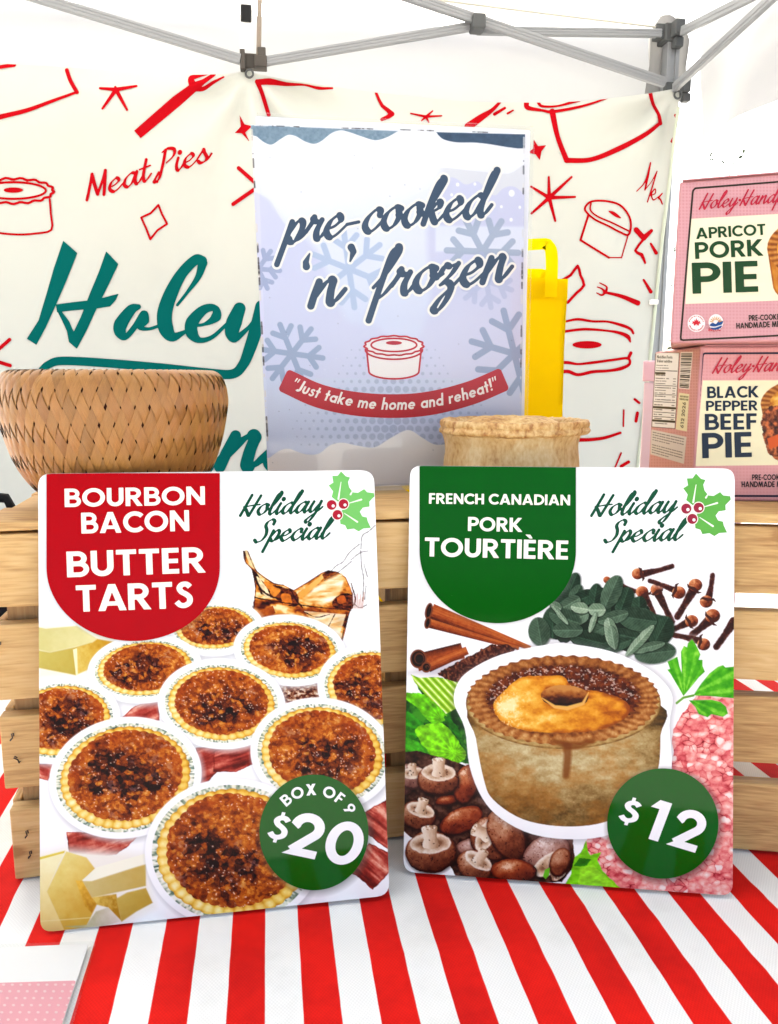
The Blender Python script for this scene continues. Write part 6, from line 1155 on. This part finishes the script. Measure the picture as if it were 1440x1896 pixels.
def dark_bag():
    t = thing('cooler_bag', 'black cooler bag with a red and white patch behind the left crate', 'bag', (-.50, .90, 0), math.radians(8))
    bm = bmesh.new(); bm_box(bm, (0, 0, .088), (.17, .10, .172), None, .012, 3); bm_obj('bag_body', bm, paint('1c1c20', .8, .7, bump=.3, bscale=200), t, True)
    bm = bmesh.new(); bm_box(bm, (.02, -.0508, .150), (.055, .001, .034), Matrix.Rotation(.35, 4, 'Y') if 0 else None); bm_obj('patch', bm, paint('d8484c', .6), t)
    bm = bmesh.new(); bm_box(bm, (.02, -.0516, .150), (.022, .001, .016)); bm_obj('patch_emblem', bm, paint('f4e8e4', .6), t)
    bm = bmesh.new(); tube(bm, [(-.06, 0, .172), (-.05, 0, .196), (0, 0, .202), (.05, 0, .196), (.06, 0, .172)], .006, 8); bm_obj('handle', bm, paint('141416', .7, .7), t, True)
dark_bag()

# ------------------------------------------------------------------ display card at the near left corner of the table
def card():
    sh = Sheet((0, 0, .0014), (0, 0, 1)); a = level(80, 1820); t = thing('display_card', 'white and pink card in clear acrylic lying at the near table edge', 'card', (a[0], a[1], 0))
    qo = np.array([(-140, 1752), (176, 1742), (98, 2010), (-260, 2030)], float); qi = np.array([(-140, 1760), (164, 1747), (82, 2000), (-250, 2020)], float)
    slab('acrylic_block', round_quad(qo, 4), Sheet((0, 0, .0034), (0, 0, 1)), 0, -.0034, clear_mat('acrylic_card', (.97, .98, .98), .06, 1.5), t)
    lay('paper', sd_poly(qi), 'fbfbfb', sh, 0, t, 4., .6); cl = sd_poly(qi)
    pk = lay('pink_band', sd_poly([(-300, 1826), (-140, 1824), (200, 1814), (200, 2100), (-300, 2100)]), 'f3aeb8', sh, .0002, t, 3., .5, clip=lambda X, Y: cl(X, Y) + .8)
    dots = []
    for i in range(44):
        for j in range(14):
            q = np.array([-.345 + i * .0048 + j * .0009, .392 - j * .0048, .0014]) - CAM; z = q @ FV; dots.append(sd_ell(720 + F * (q @ RV) / z, 948 - F * (q @ UV) / z, 3., 2.3))
    lay('dot_print', sd_union(dots), 'fad6d8', sh, .0004, pk, 1., .5, clip=lambda X, Y: np.maximum(cl(X, Y) + 1, 1822 - Y))
card()

# ------------------------------------------------------------------ canopy tent
LEG = np.array([.985, 2.95, 0.]); MID = np.array([-.442, 2.74, 0.]); E1 = (LEG - MID) / np.linalg.norm(LEG - MID); E2 = np.array([E1[1], -E1[0], 0.]); HALF = np.linalg.norm(LEG - MID); SIDE = 2 * HALF
BACK = Sheet(LEG, E2); RSIDE = Sheet(LEG, -E1)
ALU = paint('989b9f', .42, .8, 'aluminium', metal=.3); GREY = paint('55585a', .5, .8, 'bracket_plastic'); DARK = paint('3a3c3c', .5, .8, 'dark_plastic')
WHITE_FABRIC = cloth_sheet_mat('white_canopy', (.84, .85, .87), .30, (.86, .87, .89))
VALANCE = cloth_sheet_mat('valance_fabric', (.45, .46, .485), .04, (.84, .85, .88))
def tent():
    t = thing('canopy_tent', 'white pop-up canopy tent with grey scissor frame over the stall', 'canopy tent', (*(LEG - E1 * HALF + E2 * HALF)[:2], GROUND))
    loc = lambda P: Vector(to_local(np.asarray(P, float)[None], t)[0])
    eave = BACK.at(1240, 40)[2]
    cr = [LEG, LEG - E1 * SIDE, LEG - E1 * SIDE + E2 * SIDE, LEG + E2 * SIDE]; out = .03
    ctr = LEG - E1 * HALF + E2 * HALF; pk = np.array([*ctr[:2], eave + .85])
    cr2 = [ctr + (c - ctr) * (1 + 2 * out / SIDE) for c in cr]; cr2 = [np.array([c[0], c[1], eave]) for c in cr2]
    # roof: four panels, sagging a little between the ridges
    V = []; Fc = []
    for k in range(4):
        A, B = cr2[k], cr2[(k + 1) % 4]; N = 24; o = len(V)
        for j in range(N + 1):
            for i in range(N + 1):
                s, q = i / N, j / N; p = (A * (1 - s) + B * s) * (1 - q) + pk * q; sag = -.10 * math.sin(math.pi * s) * (1 - q) * q * 2 - .02 * math.sin(math.pi * s) * (1 - q); V.append(p + np.array([0, 0, sag + .006 * (fbm(np.array(s * 7), np.array(q * 5), k) - .5)]))
        for j in range(N):
            for i in range(N): p = o + j * (N + 1) + i; Fc.append((p, p + 1, p + N + 2, p + N + 1))
    pydata('roof', to_local(np.array(V), t), Fc, WHITE_FABRIC, t, smooth=True)
    for k in range(4):
        A, B = cr2[k], cr2[(k + 1) % 4]; N = 90; V = []; Fc = []; nrm = np.cross(B - A, (0, 0, 1)); nrm /= np.linalg.norm(nrm); nrm *= np.sign((A - ctr) @ nrm)
        for j in range(9):
            for i in range(N + 1):
                s = i / N; d = .40 * j / 8; V.append(A * (1 - s) + B * s + np.array([0, 0, -d - .02 * math.sin(math.pi * s)]) + nrm * (.09 + (.035 * math.sin(s * 17 + k) + .020 * math.sin(s * 41 + 2 * k) + .05 * (fbm(np.array(s * 9), np.array(d * 6), k) - .5)) * (j / 8)))
        for j in range(8):
            for i in range(N): p = j * (N + 1) + i; Fc.append((p, p + 1, p + N + 2, p + N + 1))
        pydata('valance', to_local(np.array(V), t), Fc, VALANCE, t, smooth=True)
    for k, c in enumerate(cr):
        bm = bmesh.new(); ins = (ctr - c) / np.linalg.norm(ctr - c) * .0; top = BACK.at(1238, 70)[2]
        M = Matrix.Translation(loc((c[0], c[1], 0))) @ Matrix.Rotation(math.atan2(E1[1], E1[0]), 4, 'Z'); zb = 0 - loc((0, 0, 0)).z * 0
        for dx, dy, sx, sy in ((-.015, 0, .014, .044), (.015, 0, .014, .044), (0, .016, .018, .012), (0, -.012, .018, .010)): bm_box(bm, (dx, dy, (GROUND + top) / 2), (sx, sy, top - GROUND), M, .001)
        lg = bm_obj('leg', bm, ALU, t)
        bm = bmesh.new(); bm_box(bm, (0, 0, GROUND + .004), (.09, .09, .008), M, .002); bm_obj('foot_plate', bm, GREY, lg)
    # brackets on the right rear leg and at the middle of the back
    def bracket(P, s, mat=GREY):
        bm = bmesh.new(); R_ = Matrix.Translation(loc(P)) @ Matrix.Rotation(math.atan2(E1[1], E1[0]), 4, 'Z')
        bm_box(bm, (0, 0, 0), (.062 * s, .062 * s, .055 * s), R_, .006); bm_box(bm, (-.040 * s, -.004, .004), (.036 * s, .034 * s, .046 * s), R_, .004); bm_box(bm, (0.004, -.045 * s, .004), (.034 * s, .036 * s, .046 * s), R_, .004); bm_box(bm, (.012, -.034, -.035 * s), (.03 * s, .03 * s, .03 * s), R_, .004)
        o = bm_obj('bracket', bm, mat, t); return o
    F_ = lambda x, y, off: BACK.at(x, y, off)
    bracket(F_(1240, 66, 0.), 1.05); bracket(F_(1252, 172, .01), .9)
    bm = bmesh.new(); R_ = Matrix.Translation(loc(F_(470, 120, .03))) @ Matrix.Rotation(math.atan2(E1[1], E1[0]), 4, 'Z'); bm_box(bm, (-.035, 0, -.004), (.016, .05, .060), R_, .003); bm_box(bm, (.022, 0, -.006), (.040, .05, .034), R_, .003); bm_box(bm, (.026, -.004, .022), (.026, .04, .026), R_, .003); bm_box(bm, (-.008, .012, 0), (.06, .03, .044), R_, .003); bm_obj('slider_bracket', bm, paint('4e4a46', .5, .8), t)
    def bar(a, b, w=.036, h=.020):
        g = bm = bmesh.new(); A, B = np.array(a), np.array(b); bar_between(bm, loc(A), loc(B), .016, w, up=(0, 0, 1), bev=.0015)
        x = (B - A) / np.linalg.norm(B - A); up_ = np.cross(E2, x); up_ /= np.linalg.norm(up_)
        for q in (-.30, 0, .30): bar_between(bm, loc(A + up_ * w * q + E2 * .0085), loc(B + up_ * w * q + E2 * .0085), .002, w * .20, up=(0, 0, 1))
        return bm_obj('truss_bar', bm, ALU, t)
    bar(F_(-90, -41, .05), F_(446, 122, .05), .030); bar(F_(486, 124, .04), F_(874, 58, .04), .028); bar(F_(560, -52, .064), F_(1214, 166, .064), .031); bar(F_(880, 62, .02), F_(1218, 67, .02), .026)
    bar(RSIDE.at(1263, 58, .0), RSIDE.at(1470, -46, .0), .028); bar(RSIDE.at(1258, 164, .02), RSIDE.at(1480, -38, .02), .028)
    bm = bmesh.new(); R_ = Matrix.Translation(loc(F_(875, 60, .062))) @ Matrix.Rotation(math.atan2(E1[1], E1[0]), 4, 'Z'); bm_box(bm, (0, 0, 0), (.044, .06, .046), R_, .006); bm_obj('pivot_cap', bm, GREY, t)
    bm = bmesh.new(); bm_box(bm, (0, 0, 0), (.046, .03, .03), Matrix.Translation(loc(F_(8, -3, .062))) @ Matrix.Rotation(-.28, 4, 'Y'), .005); bm_obj('pivot_cap', bm, GREY, t)
    bm = bmesh.new(); tube(bm, [loc(F_(479, 118, .045)), loc(F_(484, -120, .045))], .0075, 12); bm_obj('centre_post', bm, paint('9a8e82', .45, .8), t, True)
    bm = bmesh.new(); bar_between(bm, loc(F_(457, 104, .052)), loc(F_(456, -70, .052)), .003, .040, up=tuple(-E1)); 
    bm_obj('strap', bm, WHITE_FABRIC, t)
    bm = bmesh.new(); a, b = F_(456.5, 26, .062), F_(456.5, 57, .062); bar_between(bm, loc(a), loc(b), .010, .033, up=tuple(-E1), bev=.003); bm_obj('buckle', bm, paint('17181a', .4, .8), t)
    bm = bmesh.new(); tube(bm, [loc(F_(x, y, .02)) for x, y in ((690, -9), (850, 11), (1000, 30), (1208, 55))], .004, 8); bm_obj('cord', bm, paint('c9c7bd', .8), t)
    # fabric sleeve round the top of the corner leg, with its pointed cap
    V = []; Fc = []; N = 20
    prof = [(16, .004), (34, .030), (52, .052), (70, .062), (95, .060), (120, .058), (150, .064), (178, .070)]
    for j, (yy, r) in enumerate(prof):
        c = F_(1240 - 6 * (j == 0), yy, -.01)
        for i in range(N):
            a = 2 * math.pi * i / N; k = 1 + .22 * math.cos(2 * a + .6) + .12 * math.sin(5 * a + j * .7); V.append(c + (E1 * math.cos(a) + E2 * math.sin(a) * (.65)) * r * k * (1 if not (-2.4 < a - 4.7 < -.9) else 1))
    for j in range(len(prof) - 1):
        for i in range(N):
            a = 2 * math.pi * (i + .5) / N
            if j >= 2 and math.sin(a) > .15: continue
            Fc.append((j * N + i, j * N + (i + 1) % N, (j + 1) * N + (i + 1) % N, (j + 1) * N + i))
    pydata('corner_sleeve', to_local(np.array(V), t), Fc, cloth_sheet_mat('sleeve_fabric', (.30, .30, .305), .12, (.5, .5, .5)), t, smooth=True)
tent()

# ------------------------------------------------------------------ printed backdrop banner
def banner():
    t = thing('backdrop_banner', 'cream printed backdrop banner with teal lettering and red pie drawings', 'banner', (*(LEG - E1 * 1.2)[:2], GROUND + .06))
    attach = [(-470, 92), (462, 132), (1252, 168)]
    aw = [BACK.at(x, y) for x, y in attach]
    def bend(P):
        s = (P - LEG) @ E1; z = P[..., 2]; top = 1.25; d = np.clip(top - z, 0, 3)
        w = .060 * np.sin(s * 3.1 + 1.2 * np.exp(-d * 1.5)) * np.exp(-d * .9) + .018 * np.sin(s * 8.3 + z * 3.2 + 2 * fbm(s * 1.3, z * 1.1, 4)) * (.25 + np.exp(-d * 1.4))
        for p in aw:
            ds = (P - p) @ E1; dz = np.maximum(p[2] - z, .01); an = np.arctan2(ds, dz); rr = np.hypot(ds, dz)
            w = w + .018 * np.sin(an * 9 + 1.) * sstep(.02, .16, rr) * np.exp(-rr * 2.2) * 1.3
        return w + .012 * (fbm(s * 3, z * 2.6, 8, 3) - .5) * 2 + .035
    sh = Sheet(LEG, E2, bend)
    top = catmull([(-560, 96), (-470, 92), (-300, 112), (-120, 116), (0, 118), (150, 127), (300, 138), (420, 137), (455, 131), (480, 138), (560, 152), (700, 172), (850, 187), (975, 190), (1080, 187), (1180, 176), (1235, 167), (1258, 163)], 5)
    right = [(1256, 200), (1250, 238), (1240, 330), (1226, 440), (1206, 640), (1188, 800), (1176, 905), (1150, 1120), (1120, 1400)]
    left = [(-560, 1400)]
    out = np.vstack([top, right, left]); sd = sd_poly(out)
    st = 4.5; xs = np.arange(-570, 1275, st); ys = np.arange(80, 1410, st); X, Y = np.meshgrid(xs, ys); D = sd(X, Y); D = np.where(np.abs(D) < 1e-3, 1e-3, D)
    P, polys = march(X, Y, D, 1); Pw = sh.at(P[:, 0], P[:, 1]); zmin = GROUND + .06
    m = cloth_sheet_mat('banner_fabric', (.46, .478, .45), .0, (.6, .62, .56))
    o = pydata('fabric', to_local(Pw, t), polys, m, t, smooth=True)
    clip = lambda X, Y: sd(X, Y) + .6
    def ink(name, c): return cloth_sheet_mat(name, tuple(lin(hexc(c)) * .56), .0)
    inks = {c: ink('ink_' + c, c) for _, _, c in art_banner(True)}
    for n, s, c in art_banner(): lay(n, s, c, sh, .0022, t, 1.0, .7, run=4, mat=inks[c], clip=clip)
    # hem along the right edge and the white clip
    bm = bmesh.new(); tube(bm, [to_local(sh.at(x - 1, y, .004)[None], t)[0] for x, y in right], .006, 8); bm_obj('hem', bm, paint('c4cdbb', .8), t)
    c = to_local(sh.at(1207, 560, .012)[None], t)[0]; bm = bmesh.new(); bm_box(bm, c, (.03, .02, .018), None, .004); bm_obj('clip', bm, paint('eceeee', .4), t)
    for x, y in ((462, 139), (1252, 178)):
        c = to_local(sh.at(x, y, .008)[None], t)[0]; bm = bmesh.new(); tube(bm, [c + np.array([.012 * math.cos(a), -.003, .012 * math.sin(a)]) for a in np.linspace(0, 2 * math.pi, 15)], .0035, 6, False); bm_obj('eyelet', bm, GREY, t, True)
banner()

# ------------------------------------------------------------------ tree beyond the stall
def tree():
    y = 9.; base = CAM + ray(1330, 700) * (y / ray(1330, 700)[1]); t = thing('tree', 'sparse tree seen beyond the stall above the pink cartons', 'tree', (base[0], base[1], GROUND)); rng = random.Random(7); bm = bmesh.new(); tips = []
    L = lambda x, yy, dy=0.: Vector((CAM + ray(x, yy) * ((y + dy) / ray(x, yy)[1])) - np.array([base[0], base[1], GROUND]))
    tube(bm, [(0, 0, 0), (.04, 0, .9), (.06, .03, 1.6), (.10, 0, 2.4), (.16, .0, 3.1)], [.11, .08, .05, .02, .005], 10)
    for k in range(60):
        z0 = rng.uniform(.9, 3.3); a = rng.uniform(0, 6.28); ln = rng.uniform(.35, .95) * (1.25 - .2 * z0); p0 = Vector((.04, 0, z0)); p2 = p0 + Vector((math.cos(a) * ln, math.sin(a) * ln, rng.uniform(-.1, .35))); p1 = (p0 + p2) / 2 + Vector((rng.uniform(-.06, .06), 0, .05)); tube(bm, [p0, p1, p2], [.007, .003, .0012], 5); tips += [p2, p2 * .7 + p1 * .3]
    bm_obj('trunk', bm, paint('6a6258', .9, .7), t)
    bm = bmesh.new()
    for p in tips:
        if rng.random() < .35: continue
        for q in range(rng.randint(3, 9)):
            c = p + Vector((rng.gauss(0, .05), rng.gauss(0, .05), rng.gauss(0, .06))); s = rng.uniform(.012, .030); d = Vector((rng.gauss(0, 1), rng.gauss(0, 1), rng.gauss(0, 1))).normalized(); e = d.orthogonal().normalized(); bm.faces.new([bm.verts.new(c + v) for v in (d * s * 1.8, e * s * .7, -d * s * 1.4, -e * s * .7)])
    bm_obj('crown', bm, cloth_sheet_mat('leaf', (.03, .04, .02), .25), t)
tree()
